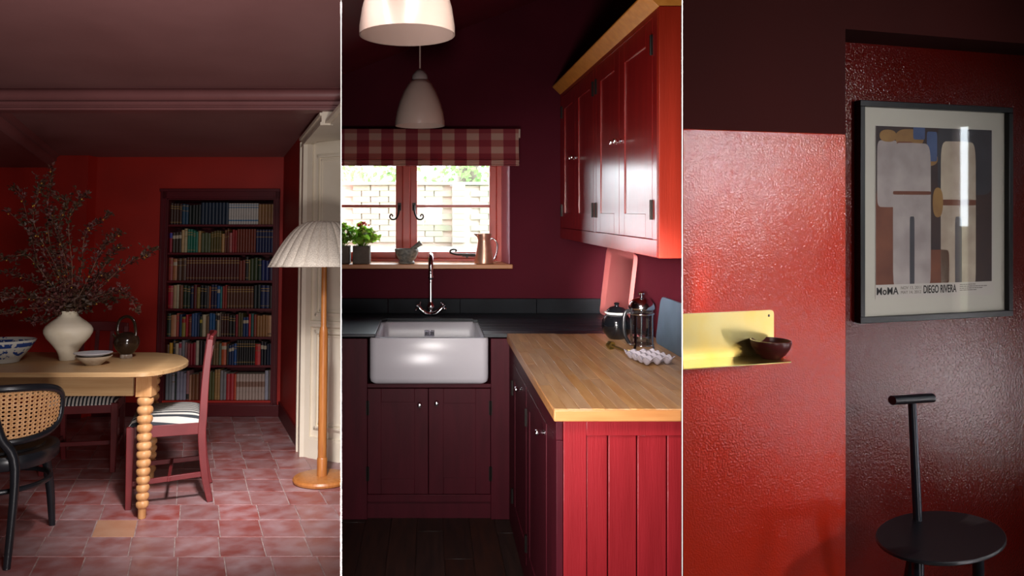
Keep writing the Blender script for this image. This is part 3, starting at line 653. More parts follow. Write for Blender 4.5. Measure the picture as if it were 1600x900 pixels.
for k, st in enumerate(stems):
    depth = rp.uniform(-.16, .16); n = len(st)
    pts = [rel(x, y, depth*(i/(n-1))) for i, (x, y) in enumerate(st)]
    pts[0] = pts[0]*.6+Vector((0, 0, -.01)); pts = [Vector((pts[0].x*.3, pts[0].y*.3, -.16))]+pts
    cp = [Vector(p) for p in cat(pts, 6)]
    b = MB(); b.tube(cp, [.0032*(1-.75*i/len(cp)) for i in range(len(cp))], 5); obj('twig', b, M['twig'], br, smooth=60)
    tot = len(cp)
    for i in range(8, tot):
        t = i/tot; tip = (cp[min(i+1, tot-1)]-cp[i-1]).normalized()
        for q in range(rp.choice((6, 8, 9)) if t < .8 else 5):
            dr = Vector((rp.uniform(-1, 1), rp.uniform(-1, 1), rp.uniform(-.6, 1))); off = dr*rp.uniform(0, .022)
            p = cp[i]+off+tip*rp.uniform(-.012, .012)
            leaf(lf, p, dr+tip*.6, Vector((rp.uniform(-1, 1), rp.uniform(-1, 1), 1)), rp.uniform(.018, .034), rp.uniform(.007, .013))
            if rp.random() < .03: be.ball(tuple(p+Vector((0, -.006, -.008))), .0055, 6, 4)
    # side shoots
    for q in range(3):
        i = rp.randrange(9, tot-2); p = cp[i]; dr = Vector((rp.uniform(-1, 1), rp.uniform(-.8, .8), rp.uniform(-.2, 1))).normalized()
        e = [p, p+dr*.04, p+dr*.08+Vector((0, 0, .012))]; b.v = []; b.f = []; b.m = []
        for m_ in range(14):
            pp = p+dr*rp.uniform(0, .09)+Vector((rp.uniform(-.01, .01), rp.uniform(-.01, .01), rp.uniform(-.01, .01)))
            leaf(lf, pp, dr+Vector((rp.uniform(-1, 1), rp.uniform(-1, 1), rp.uniform(-1, 1))), Vector((0, -1, 1)), rp.uniform(.012, .024), rp.uniform(.004, .009))
for q in range(420):                        # the dense heart above the neck
    p = Vector((rp.gauss(0, .075), rp.gauss(0, .055), abs(rp.gauss(.06, .05)))); dr = Vector((rp.uniform(-1, 1), rp.uniform(-1, 1), rp.uniform(-.5, 1)))
    leaf(lf, p, dr, Vector((0, -1, .6)), rp.uniform(.022, .04), rp.uniform(.009, .015))
obj('foliage', lf, M['leaf_dark'], br, kind='stuff'); obj('berries', be, M['berry'], br, kind='stuff', smooth=60)

jg = thing('stoneware_jug', 'dark brown glazed jug with looped handle beside the vase', 'jug', (-1.819, 4.46, .776))
b = MB(); b.lathe([(.030, .018), (.042, .030), (.062, .055), (.073, .083), (.0745, .098), (.068, .120), (.050, .141), (.034, .150), (.030, .153), (.024, .152), (.026, .146), (.05, .12), (.03, .03)], (0, 0, 0), 36); obj('body', b, M['jug'], jg, smooth=60)
b = MB(); b.lathe([(.034, 0), (.036, .004), (.034, .022), (.032, .026)], (0, 0, 0), 28); obj('foot', b, M['jug_foot'], jg, smooth=40, label='pale unglazed foot')
b = MB(); b.tube(cat([(-.048, 0, .128), (-.058, 0, .165), (-.045, 0, .225), (0, 0, .246), (.038, 0, .222), (.052, 0, .165), (.052, 0, .128)], 6), .0062, 10, flat=1.5); obj('handle', b, M['jug'], jg, smooth=60)
b = MB(); b.tube([(-.055, -.01, .118), (-.070, -.012, .132), (-.078, -.014, .142)], [.013, .009, .0075], 10); obj('spout', b, M['jug'], jg, smooth=60)
b = MB(); b.lathe([(.040, 0), (.043, .004), (.07, .026), (.094, .046), (.096, .050), (.090, .050), (.06, .03), (.01, .012)], (0, 0, 0), 40)
tag(obj('stoneware_dish', b, M['dish2'], loc=(-1.868, 4.14, .775), smooth=60), 'buff stoneware dish, the lower of the two stacked dishes', 'dish', 'stacked dishes')
b = MB(); b.lathe([(.046, .0), (.05, .003), (.08, .012), (.101, .019), (.1025, .0225), (.098, .0235), (.075, .015), (.01, .009)], (0, 0, 0), 40)
tag(obj('glazed_dish', b, M['dish'], loc=(-1.872, 4.14, .8215), smooth=60), 'shallow pale grey dish resting on top of the buff dish', 'dish', 'stacked dishes')
# blue and white bowl
m = mat('blue_and_white_glaze', 'bcbcb4', .2, coat=.3); N = m.node_tree.nodes; L_ = m.node_tree.links
tc = N.new('ShaderNodeTexCoord'); n1 = N.new('ShaderNodeTexNoise'); n1.inputs['Scale'].default_value = 26; n1.inputs['Detail'].default_value = 5
sp = N.new('ShaderNodeSeparateXYZ'); L_.new(tc.outputs['Object'], sp.inputs[0]); L_.new(tc.outputs['Object'], n1.inputs['Vector'])
zr = N.new('ShaderNodeValToRGB'); zr.color_ramp.interpolation = 'CONSTANT'
els = zr.color_ramp.elements; els[0].position = 0; els[0].color = (.36,)*3+(1,); els[1].position = .02; els[1].color = (.46,)*3+(1,)
for p_, v_ in ((.075, .36), (.086, .62), (.112, .36)): e = els.new(p_); e.color = (v_,)*3+(1,)
lt = N.new('ShaderNodeMath'); lt.operation = 'LESS_THAN'; L_.new(sp.outputs['Z'], zr.inputs[0]); L_.new(n1.outputs['Fac'], lt.inputs[0]); L_.new(zr.outputs[0], lt.inputs[1])
mx = N.new('ShaderNodeMix'); mx.data_type = 'RGBA'; mx.inputs['A'].default_value = lin('bcbcb4'); mx.inputs['B'].default_value = lin('1f3c78'); L_.new(lt.outputs[0], mx.inputs['Factor']); L_.new(mx.outputs['Result'], N['Principled BSDF'].inputs['Base Color'])
b = MB(); b.lathe([(.100, 0), (.104, .004), (.104, .012), (.125, .035), (.158, .078), (.182, .116), (.187, .127), (.183, .128), (.178, .120), (.12, .045), (.01, .02)], (0, 0, 0), 56)
tag(obj('porcelain_bowl', b, m, loc=(-2.455, 4.25, .776), smooth=60), 'large blue and white patterned porcelain bowl at the left edge of the table', 'bowl')

# floor lamp
lp = thing('floor_lamp', 'tall beech floor lamp with pleated domed linen shade', 'lamp', (-.668, 4.663, 0))
b = MB(); b.lathe([(.168, 0), (.178, .006), (.180, .018), (.172, .03), (.16, .034), (.03, .036)], (0, 0, 0), 56); obj('base', b, M['lamp_wood'], lp, smooth=50)
b = MB(); b.lathe([(.031, .03), (.0315, .14), (.028, .145)], (0, 0, 0), 24); obj('collar', b, M['lamp_wood'], lp, smooth=50)
b = MB(); b.lathe([(.0275, .14), (.0275, .90), (.024, .935), (.018, .95), (.0175, 1.34)], (0, 0, 0), 24); obj('pole', b, M['lamp_wood'], lp, smooth=50)
NP = 28; b = MB()
def shade(u, v, off=0):
    a = 2*PI*u; t = v**1.6; rad = .352*(.29+.71*t**.58); z = 1.603-.285*t
    fr = (u*NP) % 1; ple = 1-abs(fr*2-1); rad = (rad-off)*(1-.07*(1-ple)**3*(.3+.7*(1-t)))
    return (rad*math.cos(a), rad*math.sin(a), z)
b.surf(lambda u, v: shade(u, v), NP*6, 14); obj('lamp_shade', b, M['linen'], lp, smooth=25, solid=.002)
b = MB(); b.lathe([(.03, 1.598), (.105, 1.598), (.106, 1.604), (.03, 1.610)], (0, 0, 0), 40); obj('shade_top', b, M['linen'], lp)

# ================================================================== KITCHEN
CUR[0] = 'kitchen'
FY, WY, RX = 3.58, 4.31, 1.06          # cabinet front, window wall, right wall
WX0, WX1, WZ0, WZ1 = -.80, .466, 1.19, 1.90
b = MB(); TZ = 3.2
b.box(-1.0, RX+.1, WY, WY+.32, -.1, WZ0-.03); b.box(WX1, RX+.1, WY, WY+.32, WZ0-.03, TZ); b.box(-1.0, WX1, WY, WY+.32, WZ1, TZ)
struct('wall_back', b, M['k_wall'], 'dark plum kitchen wall around the casement window', 'wall')
b = MB(); b.prism([(WX1-.004, WY+.001), (WX1+.001, WY+.001), (WX1+.001, WY+.32), (WX1-.034, WY+.32), (WX1-.034, WY+.29)], WZ0, WZ1)
struct('trim_3', b, M['k_reveal'], 'pinkish painted reveal on the right of the kitchen window', 'trim')
b = MB(); b.box(RX, RX+.1, 3.0, WY, -.1, 3.2); struct('wall_right', b, M['k_wall'], 'plum kitchen wall behind the leaning boards', 'wall')
b = MB(); b._add([(x, y, 2.295+.385*(x+.517)+d) for d in (0, .1) for y in (.3, WY) for x in (-1.0, 1.4)], [(0, 2, 3, 1), (4, 5, 7, 6), (0, 1, 5, 4), (2, 6, 7, 3), (0, 4, 6, 2), (1, 3, 7, 5)])
struct('ceiling', b, M['k_ceil'], 'sloping dark red kitchen ceiling rising to the right', 'ceiling')
kf = MB(); kf.box(-.5, 1.3, .3, WY, -.1, -.004); kfl = struct('floor', kf, M['floor_k'], 'dark stained kitchen floorboards', 'floor')
x = -.5; ri = random.Random(2)
while x < 1.0:
    wd = .125; y = 1.0-ri.uniform(0, 1)
    while y < FY+.1:
        l = ri.uniform(1.2, 1.9); y1 = min(y+l, FY+.1)
        b = MB(); b.box(-wd/2+.0015, wd/2-.0015, 0, y1-y-.003, -.01, 0); o = obj('floorboard', b, M['floor_k'], kfl, bevel=.0015, segs=1); o.location = (x, y, 0); y = y1
    x += wd

# window
wn = thing('window_1', 'coral framed casement window with iron catches above the sink', 'window', kind='structure')
FWY = WY+.22                                # inner face of the frame
def s2(px_, y=FWY): return (px_-672)/1150*y
def zz(py_, y=FWY): return 1.5-(py_-330)/1150*y
b = MB(); fr = M['k_frame']
b.box(s2(776), s2(790), FWY, FWY+.08, WZ0, WZ1+.02); obj('frame_jamb', b, fr, wn, bevel=.003)
b = MB(); b.box(s2(629), s2(641), FWY-.005, FWY+.08, WZ0, WZ1+.02); obj('mullion', b, fr, wn, bevel=.004)
b = MB(); b.box(-.80, s2(776), FWY, FWY+.08, WZ0, zz(404)); obj('frame_sill', b, fr, wn, bevel=.003)
b = MB(); b.box(-.80, s2(776), FWY, FWY+.08, WZ1-.03, WZ1+.03); obj('frame_head', b, fr, wn)
for sx0, sx1, hx, hd in ((s2(455), s2(629), s2(624), -1), (s2(641), s2(776), s2(647), 1)):
    ca = MB(); st = .042; z0, z1 = zz(404), WZ1-.03; yy0, yy1 = FWY+.012, FWY+.06
    st2 = .042
    ca.box(sx0, sx0+st, yy0, yy1, z0, z1); ca.box(sx1-st, sx1, yy0, yy1, z0, z1); ca.box(sx0+st, sx1-st, yy0, yy1, z0, z0+.04); ca.box(sx0+st, sx1-st, yy0, yy1, z1-.04, z1)
    cs = obj('casement', ca, fr, wn, bevel=.004)
    g_ = MB(); zb = zz(322)
    g_.box(sx0+st, sx1-st, yy0+.01, yy1-.01, zb-.008, zb+.008); obj('glazing_bar', g_, fr, cs, bevel=.002)
    for q0, q1 in ((z0+.04, zb-.008), (zb+.008, z1-.04)):
        p_ = MB(); p_.box(sx0+st, sx1-st, yy0+.022, yy0+.025, q0, q1); obj('pane', p_, M['pane'], cs)
    h_ = MB(); zc = zz(326)
    pts = [(hx, FWY-.012, zc+.02), (hx+hd*.004, FWY-.02, zc-.01), (hx+hd*.012, FWY-.022, zc-.04), (hx-hd*-.03, FWY-.022, zc-.062)]
    sgn = 1 if hd > 0 else -1
    pts = [(hx, FWY-.010, zc+.018), (hx+sgn*.001, FWY-.022, zc-.005), (hx+sgn*.007, FWY-.022, zc-.035), (hx+sgn*.022, FWY-.022, zc-.062), (hx+sgn*.045, FWY-.022, zc-.066), (hx+sgn*.058, FWY-.022, zc-.050), (hx+sgn*.050, FWY-.022, zc-.036), (hx+sgn*.040, FWY-.022, zc-.042), (hx+sgn*.043, FWY-.022, zc-.050)]
    cp = cat(pts, 5); h_.tube(cp, [.0065-.003*i/len(cp) for i in range(len(cp))], 8); h_.box(hx-.011, hx+.011, FWY-.008, FWY+.013, zc-.012, zc+.035)
    obj('catch', h_, M['iron'], cs, smooth=50, label='black iron curled catch')
b = MB(); z_ = WZ0+.045
pts = [(s2(745), FWY-.03, z_-.002), (s2(722), FWY-.03, z_), (s2(712), FWY-.03, z_+.002), (s2(704), FWY-.03, z_+.012), (s2(704), FWY-.03, z_+.026), (s2(709), FWY-.03, z_+.032), (s2(713), FWY-.03, z_+.026), (s2(711), FWY-.03, z_+.018)]
cp = cat(pts, 5); b.tube(cp, [.0075-.003*i/len(cp) for i in range(len(cp))], 8); b.box(s2(722), s2(750), FWY-.034, FWY-.026, z_-.012, z_-.006); b.box(s2(728), s2(731), FWY-.03, FWY+.01, z_-.02, z_+.006)
obj('stay', b, M['iron'], wn, smooth=50, label='black iron curled window stay')
b = MB(); b.prism([(-.9, WY-.022), (.482, WY-.022), (.482, WY+.002), (WX1, WY+.002), (WX1, FWY+.005), (-.9, FWY+.005)], WZ0-.026, WZ0)
tag(obj('window_sill', b, M['sillwood'], bevel=.003), 'waxed pine sill board below the kitchen window', 'window sill', kind='structure')

# garden beyond the window
gz = .98
b = MB(); b._add([(x, y, z) for (y, z) in ((4.66, .90), (11.2, 1.16)) for x in (-1.6, 2.6)]+[(x, y, -.1) for y in (4.66, 11.2) for x in (-1.6, 2.6)], [(0, 1, 3, 2), (0, 1, 5, 4), (2, 3, 7, 6), (4, 5, 7, 6), (0, 2, 6, 4), (1, 3, 7, 5)])
struct('ground', b, M['gravel'], 'pale sunlit gravel terrace outside the window', 'ground')
gw = thing('garden_wall', 'pale old brick garden wall outside the window', 'wall', (0, 9.0, 1.12), kind='structure')
b = MB(); b.box(-1.2, .25, .02, .22, -.2, .70); b.box(.25, 1.6, .02, .22, -.2, .69); obj('mortar_core', b, M['mortar'], gw)
b = MB(); b.box(.27, .42, -.09, .1, -.2, .70); obj('pier', b, M['mortar'], gw)
b = MB(); b.box(-1.25, 1.7, -.03, .26, .70, .735); obj('coping', b, M['brick'], gw, bevel=.006)
b = MB(); b.box(-.1035, .1035, -.003, .03, .002, .068); bme = b.mesh('brick', M['brick'])
for r in range(10):
    for c_ in range(9):
        x = -.95+c_*.222+(.111 if r % 2 else 0)
        if .2 < x < .5 or x > 1.0: continue
        o = obj('brick', bme, None, gw); o.location = (x, ri.uniform(-.003, .004), r*.07)
for r in range(10):
    o = obj('brick', bme, None, gw); o.location = (.345, -.115+.0, r*.07); o.scale = (.74, 1, 1)
b = MB()
for k in range(2600):
    p = Vector((ri.uniform(-1.4, 2.2), 9.9+ri.uniform(-.25, .5), 1.6+ri.uniform(0, 1.5)))
    if ri.random() < .25: continue
    leaf(b, p, Vector((ri.uniform(-1, 1), ri.uniform(-1, 0), ri.uniform(-1, 1))), Vector((ri.uniform(-.6, .6), -1, .6)), ri.uniform(.06, .12), ri.uniform(.02, .045))
tag(obj('hedge', b, M['hedge']), 'pale green foliage above the garden wall', 'foliage', kind='stuff')
b = MB(); b.tube([(.55, 10.65, .9), (.54, 10.65, 1.8), (.58, 10.67, 2.6), (.60, 10.7, 3.3)], [.2, .17, .15, .12], 14); tag(obj('tree', b, M['trunk'], smooth=60), 'pale tree trunk behind the garden wall pier', 'tree')

# roman blind
b = MB(); yb = WY-.045
pf = [(yb+.02, 1.975), (yb-.012, 1.975), (yb-.014, 1.93), (yb-.018, 1.87), (yb-.024, 1.815), (yb-.03, 1.805), (yb-.022, 1.80), (yb-.034, 1.792), (yb-.036, 1.785), (yb-.024, 1.781), (yb-.026, 1.772), (yb-.034, 1.768), (yb-.026, 1.762), (yb+.0, 1.762), (yb+.02, 1.78)]
b.prism([(a, c_-.0) for a, c_ in pf], -1.0, .512, 'x')
bl = thing('roman_blind', 'red and cream checked roman blind folded above the window', 'blind')
obj('blind_cloth', b, M['check'], bl, smooth=50)
b = MB(); b.box(.510, .522, yb-.006, WY, 1.925, 1.975); obj('blind_bracket', b, M['opal'], bl)

# sink base cabinet
def door_mesh(w_, h_, t=.022, st=.07, rec=.009, z=0):
    """frame-and-panel door: x 0..w, z 0..h, face at y=0"""
    b = MB(); b.box(0, st, 0, t, 0, h_); b.box(w_-st, w_, 0, t, 0, h_); b.box(st, w_-st, 0, t, 0, st*1.1); b.box(st, w_-st, 0, t, h_-st, h_)
    return b
def door(parent, x, z, w_, h_, m, st=.07, knob=None, mk=None, hinges=None, hm=None, rec=.009):
    d = obj('door', door_mesh(w_, h_, st=st), m, parent, bevel=.0015); d.location = (x, 0, z)
    p = MB(); p.box(st-.002, w_-st+.002, rec*.4, .019, st*1.1-.002, h_-st+.002); obj('door_panel', p, m, d)
    if knob:
        k = MB(); k.T = Matrix.Translation((knob[0], 0, knob[1])) @ Matrix.Rotation(PI/2, 4, 'X')
        k.lathe([(.0085, -.001), (.009, .002), (.0045, .005), (.004, .014), (.009, .019), (.0115, .024), (.009, .030), (.002, .032)], (0, 0, 0), 16)
        obj('knob', k, mk or M['chrome'], d, smooth=50)
    for hx, hz in hinges or ():
        k = MB(); k.box(hx-.008, hx+.008, -.004, .004, hz-.034, hz+.034); k.tube([(hx, -.005, hz-.034), (hx, -.005, hz+.034)], .0042, 8); obj('hinge', k, hm or M['iron'], d)
    return d
sc_ = thing('sink_cabinet', 'dark plum painted two-door cabinet under the white sink', 'cabinet', (0, FY, 0))
kc = M['k_cab']
b = MB(); b.box(-.62, -.3055, 0, .6, .0, .880); obj('left_stile', b, kc, sc_, bevel=.002)
b = MB(); b.box(.2955, .402, 0, .6, .0, .880); obj('right_stile', b, kc, sc_, bevel=.002)
b = MB(); b.box(-.3055, .2955, 0, .03, .641, .661); obj('top_rail', b, kc, sc_, bevel=.002)
b = MB(); b.box(-.3055, .2955, 0, .03, .085, .121); obj('bottom_rail', b, kc, sc_, bevel=.002)
b = MB(); b.box(-.3055, .2955, .018, .05, 0, .085); obj('plinth', b, kc, sc_)
b = MB(); b.box(-.3055, .2955, .03, .58, .08, .1); b.box(-.3055, .2955, .03, .58, .645, .655); obj('carcass_floor', b, kc, sc_)
b = MB(); b.box(-.425, -.419, -.003, .001, .05, .88); obj('bead', b, kc, sc_)
door(sc_, -.3035, .124, .294, .513, kc, .066, (.252, .437), M['chrome'], ((0, .10), (0, .42)), M['iron'])
door(sc_, -.0065, .124, .300, .513, kc, .072, (.038, .445), M['chrome'], ((.30, .10), (.30, .42)), M['iron'])
# slate top with sink cut-out
st = thing('slate_worktop', 'blue-black slate worktop with grooved drainer beside the sink', 'worktop')
zt0, zt1 = .889, .905
b = MB(); b.prism([(-.7, FY-.012), (-.266, FY-.012), (-.266, 4.04), (-.236, 4.075), (-.236, 4.30), (-.7, 4.30)], zt0, zt1); obj('slab', b, M['slate'], st, bevel=.003)
b = MB(); b.box(-.236, .236, 4.075, 4.30, zt0, zt1); obj('slab', b, M['slate'], st)
prf = [(FY-.012, zt0), (4.30, zt0), (4.30, zt1)]; y = 4.06
while y > 3.66:
    prf += [(y, zt1), (y-.008, zt1-.006), (y-.016, zt1-.006), (y-.024, zt1)]; y -= .052
prf += [(FY-.012, zt1)]
b = MB(); b.prism(prf, .262, RX, 'x'); b.box(.236, .262, 4.04, 4.30, zt0, zt1); obj('drainer', b, M['slate'], st, label='grooved slate draining area')
xs_ = [-.75, -.245, .175, .62, RX-.001]
for i in range(4):
    b = MB(); b.box(xs_[i]+.001, xs_[i+1]-.001, 4.285, WY, zt1, .990); obj('upstand', b, M['slate_up'], st, bevel=.002)
# belfast sink
sk = thing('butler_sink', 'white fireclay butler sink with rounded front', 'sink')
sx0, sx1, sy0, sy1, sz0, sz1 = -.293, .283, FY-.035, 4.12, .664, .888
b = MB()
L = [rr(sx0+.02, sx1-.02, sy0+.02, sy1-.02, .02, sz0-.0), rr(sx0+.004, sx1-.004, sy0+.004, sy1, .03, sz0+.012), rr(sx0, sx1, sy0, sy1, .034, sz0+.03), rr(sx0, sx1, sy0, sy1, .034, sz1-.008), rr(sx0+.004, sx1-.004, sy0+.004, sy1-.004, .032, sz1),
     rr(sx0+.030, sx1-.030, sy0+.030, sy1-.04, .03, sz1), rr(sx0+.036, sx1-.036, sy0+.036, sy1-.046, .03, sz1-.006), rr(sx0+.042, sx1-.042, sy0+.042, sy1-.05, .03, sz0+.05), rr(sx0+.07, sx1-.07, sy0+.07, sy1-.08, .03, sz0+.03)]
b.loft(L); obj('basin', b, M['sink'], sk, smooth=50)
b = MB(); b.box(-.032, .024, sy1-.054, sy1-.046, .808, .842); obj('overflow_plate', b, M['chrome'], sk, bevel=.002)
b = MB()
for k in range(5):
    if k == 2: continue
    b.box(-.024+k*.0095, -.019+k*.0095, sy1-.056, sy1-.05, .816, .834)
b.box(-.006, -.002, sy1-.056, sy1-.05, .822, .828); obj('overflow_slots', b, M['steel_dark'], sk)
# tap
tp = thing('kitchen_tap', 'chrome swan-neck mixer tap with cross handles behind the sink', 'tap', (.004, 4.20, .905))
b = MB(); b.lathe([(.022, 0), (.024, .01), (.016, .016), (.017, .032), (.024, .046), (.022, .06), (.013, .072), (.011, .08)], (0, 0, 0), 20); obj('body', b, M['chrome'], tp, smooth=50)
for s in (-1, 1):
    b = MB(); b.tube(cat([(0, -.02, .012), (s*.022, -.028, .014), (s*.045, -.030, .028), (s*.064, -.030, .048)], 5), [.014]*11+[.012]*5, 12); obj('arm', b, M['chrome'], tp, smooth=60)
    b = MB(); c_ = Vector((s*.072, -.032, .056)); ax = Vector((s*.8, -.1, .6)).normalized(); u = ax.cross(Vector((0, 1, 0))).normalized(); v = ax.cross(u)
    b.tube([tuple(c_-ax*.012), tuple(c_+ax*.012)], .011, 10)
    for k in range(4):
        d = u*math.cos(k*PI/2+.5)+v*math.sin(k*PI/2+.5); b.tube([tuple(c_), tuple(c_+d*.022)], [.004, .0045], 8); b.ball(tuple(c_+d*.025), .0062, 8, 6)
    obj('cross_handle', b, M['chrome'], tp, smooth=60)
b = MB(); b.tube([(0, 0, .07), (0, 0, .215)], .0105, 12); b.lathe([(.011, .205), (.017, .212), (.018, .222), (.013, .23), (.011, .238)], (0, 0, 0), 16); obj('column', b, M['chrome'], tp, smooth=50)
b = MB(); b.tube(cat([(0, 0, .23), (0, .0, .285), (0, -.02, .33), (0, -.07, .348), (0, -.12, .325), (0, -.138, .27), (0, -.14, .235)], 6), [.0155-.003*i/36 for i in range(37)], 14); obj('spout', b, M['chrome'], tp, smooth=60)

# wooden worktop peninsula
wt = thing('wooden_worktop', 'thick butcher-block worktop in front of the leaning boards', 'worktop')
wz0, wz1, wx0, wy0, wy1 = .866, .905, .373, 2.215, FY+.0
b = MB(); b.box(wx0, RX, wy0, wy1, wz0, wz1-.0035); b.box(RX-.3, RX, FY, FY+.0, wz0, wz1-.0035); obj('block_core', b, M['block_edge'], wt, bevel=.004)
x = wx0+.001; rr_ = random.Random(4)
while x < RX-.01:
    wd = .0385; y = wy0+.002
    while y < wy1-.01:
        l = rr_.uniform(.22, .55); y1 = y+l
        if y1 > wy1-.1: y1 = wy1-.002
        b = MB(); b.box(-wd/2+.0003, wd/2-.0003, .0003, y1-y-.0003, -.006, 0); o = obj('stave', b, M['block'], wt, bevel=.0006, segs=1); o.location = (x+wd/2, y, wz1+rr_.uniform(-.0003, .0002)); y = y1
    x += wd
# peninsula cabinet: end panel faces the camera, doors face left
EX = .407
pc = thing('peninsula_cabinet', 'red painted peninsula cabinet with boarded end panel', 'cabinet', (EX, 2.245, 0))
kr = M['k_red']
b = MB(); b.box(0, .65, .035, 1.33, .04, .866); obj('carcass', b, kc, pc)
b = MB(); b.box(0, .07, 0, .02, -.0, .866); obj('stile', b, kr, pc, bevel=.0015)
b = MB(); b.box(.07, .65, 0, .02, .815, .866); obj('top_rail', b, kr, pc, bevel=.0015)
xx = .07
for wd in (.067, .089, .0915, .09, .09, .09):
    b = MB(); b.box(xx+.0018, xx+wd-.0018, .007, .024, .0, .815); obj('board', b, kr, pc, bevel=.0025); xx += wd
sd = thing('peninsula_doors', 'plum side frame of the peninsula with panelled doors and chrome knobs', 'cabinet', (EX-.022, FY-.001, 0), -PI/2)
b = MB(); b.box(0, .17, 0, .02, 0, .866); b.box(.17, 1.33, 0, .02, .80, .866); b.box(.17, 1.33, 0, .02, 0, .08); b.box(.64, .66, 0, .02, .08, .80); b.box(1.15, 1.335, 0, .02, .08, .80); obj('face_frame', b, kc, sd, bevel=.0015)
for x0, w_, kx in ((.173, .464, .34), (.663, .484, .45)):
    d = door(sd, x0, .083, w_, .714, kc, .07, (kx, .675), M['chrome'], ((0, .1), (0, .6)), M['iron'])
    d.location.y = -.002

# wall cabinet
wc = thing('wall_cabinet', 'gloss red four-door wall cupboard on the right', 'cabinet', (.761, 4.305, 1.343), -PI/2)
ku = M['k_upper']; LN = 4.305-2.469
b = MB(); b.box(0, LN, .0225, .297, .0, .84); obj('carcass', b, ku, wc)
b = MB(); ys = [(.0, .055), (.445+.43, .935), (1.785, LN)]
for a, c_ in ys: b.box(a, c_, 0, .022, .06, .82)
b.box(0, LN, 0, .022, 0, .06); b.box(0, LN, 0, .022, .818, .84); obj('face_frame', b, ku, wc, bevel=.0015)
b = MB(); b.box(LN+.0, LN+.014, .0, .297, 0, .84); ep = obj('end_panel', b, M['k_upper_end'], wc, bevel=.0015)
b = MB(); b.box(LN+.012, LN+.022, .0, .075, 0, .84); b.box(LN+.012, LN+.022, .225, .297, 0, .84); obj('end_stile', b, M['k_upper_end'], wc, bevel=.002)
dz, dh = .062, .754
for x0, x1, kx, hx in ((.057, .445, .36, 0), (.447, .873, .03, .426), (.937, 1.341, .375, 0), (1.343, 1.783, .03, .440)):
    w_ = x1-x0
    door(wc, x0, dz, w_, dh, ku, .078, (kx, .375), M['chrome'], ((hx, .10), (hx, dh-.09)), M['iron'], rec=.012)
b = MB(); b.prism([(.0, .838), (-.045, .882), (-.045, .888), (.30, .888), (.30, .838)], 0, LN+.02, 'x'); obj('cornice', b, M['cornice'], wc, bevel=.001, label='natural oak cornice')

# pendants
def pendant(label, x, y, zb, s=1):
    t = thing('pendant_lamp', label, 'lamp', (x, y, zb), 0, 'white glass pendants')
    b = MB(); pr = []
    P_ = [(.1105, 0), (.1100, .02), (.104, .06), (.092, .105), (.074, .150), (.056, .182), (.045, .198), (.035, .203)]
    b.lathe([(r*s, z*s) for r, z in P_]+[(.042*s, .194*s), (.052*s, .178*s), (.070*s, .146*s), (.088*s, .102*s), (.100*s, .058*s), (.106*s, .02*s), (.107*s, .002*s)], (0, 0, 0), 48, (False, False)); b.f += []
    obj('glass_shade', b, M['opal'], t, smooth=60)
    b = MB(); b.lathe([(.036*s, .19*s), (.038*s, .203*s), (.034*s, .225*s), (.022*s, .243*s), (.007*s, .252*s)], (0, 0, 0), 28); obj('lamp_cap', b, M['lampcap'], t, smooth=60)
    b = MB(); b.tube([(0, 0, .25*s), (0, 0, 2.27+.385*(x+.517)-zb)], .0032, 8); obj('cord', b, M['opal'], t)
pendant('white opal glass pendant nearest the camera, cut by the top edge', -.053, 1.70, 1.906)
pendant('white opal glass pendant hanging in front of the checked blind', -.045, 3.28, 1.880)

# things on the sill (z 1.19)
SZ = WZ0
def planter(x, y, w_, label, pl, red):
    b = MB(); h = .105; b.loft([rr(-w_/2, w_/2, -w_/2, w_/2, .008, 0, 2), rr(-w_/2, w_/2, -w_/2, w_/2, .008, h, 2), rr(-w_/2+.01, w_/2-.01, -w_/2+.01, w_/2-.01, .006, h, 2), rr(-w_/2+.012, w_/2-.012, -w_/2+.012, w_/2-.012, .006, h-.015, 2)])
    tag(obj('planter', b, M['concrete'], loc=(x, y, SZ)), label, 'plant pot', 'square concrete pots')
    t = thing('geranium', pl, 'plant', (x, y, SZ+h-.013)); r = random.Random(int(x*1000))
    st_ = MB(); meshes = []
    for v in range(3):
        b = MB(); n = 12; R0 = .017+.003*v
        ring = [((R0*(1+.12*math.cos(5*a)))*math.cos(a), (R0*(1+.12*math.cos(5*a)))*math.sin(a), .004*math.sin(2.5*a)+.003) for a in [2*PI*i/n for i in range(n)]]
        b._add([(0, 0, 0)]+ring, [(0, i+1, (i+1) % n+1) for i in range(n)]); meshes.append(b.mesh('leaf', M['leaf_green'] if v != 1 else M['leaf_yellow'], 60))
    for k in range(80):
        a = r.uniform(0, 2*PI); rad = r.uniform(.01, .092)*(1 if k % 4 else 1.25); z = .03+r.uniform(0, .095)*(1.2-rad*6 if red else 1.35-rad*6)
        p = Vector((rad*math.cos(a), rad*math.sin(a)*.7, max(z, .012)))
        if p.y+y > FWY-.03: continue
        o = obj('leaf', r.choice(meshes), None, t); o.location = p; o.rotation_euler = (r.uniform(-.9, 1.2), r.uniform(-.7, .7), r.uniform(0, 6))
        st_.tube([(p.x*.15, p.y*.15, 0), tuple(p*.6+Vector((0, 0, .01))), tuple(p)], .0012, 4)
    obj('stems', st_, M['leaf_green'], t)
    if red:
        b = MB()
        for k in range(60):
            a = r.uniform(0, 2*PI); rad = r.uniform(0, .036); p = Vector((.012+rad*math.cos(a), -.03+rad*math.sin(a)*.7, .128+.018*(1-(rad/.036)**2)+r.uniform(-.004, .004)))
            leaf(b, p, Vector((r.uniform(-1, 1), r.uniform(-1, 1), r.uniform(0, .8))), Vector((0, -.5, 1)), .014, .006)
        b.tube([(0, 0, 0), (.004, -.012, .07), (.010, -.028, .125)], .0016, 5)
        obj('flower_head', b, M['petal'], t, label='scarlet flower head')
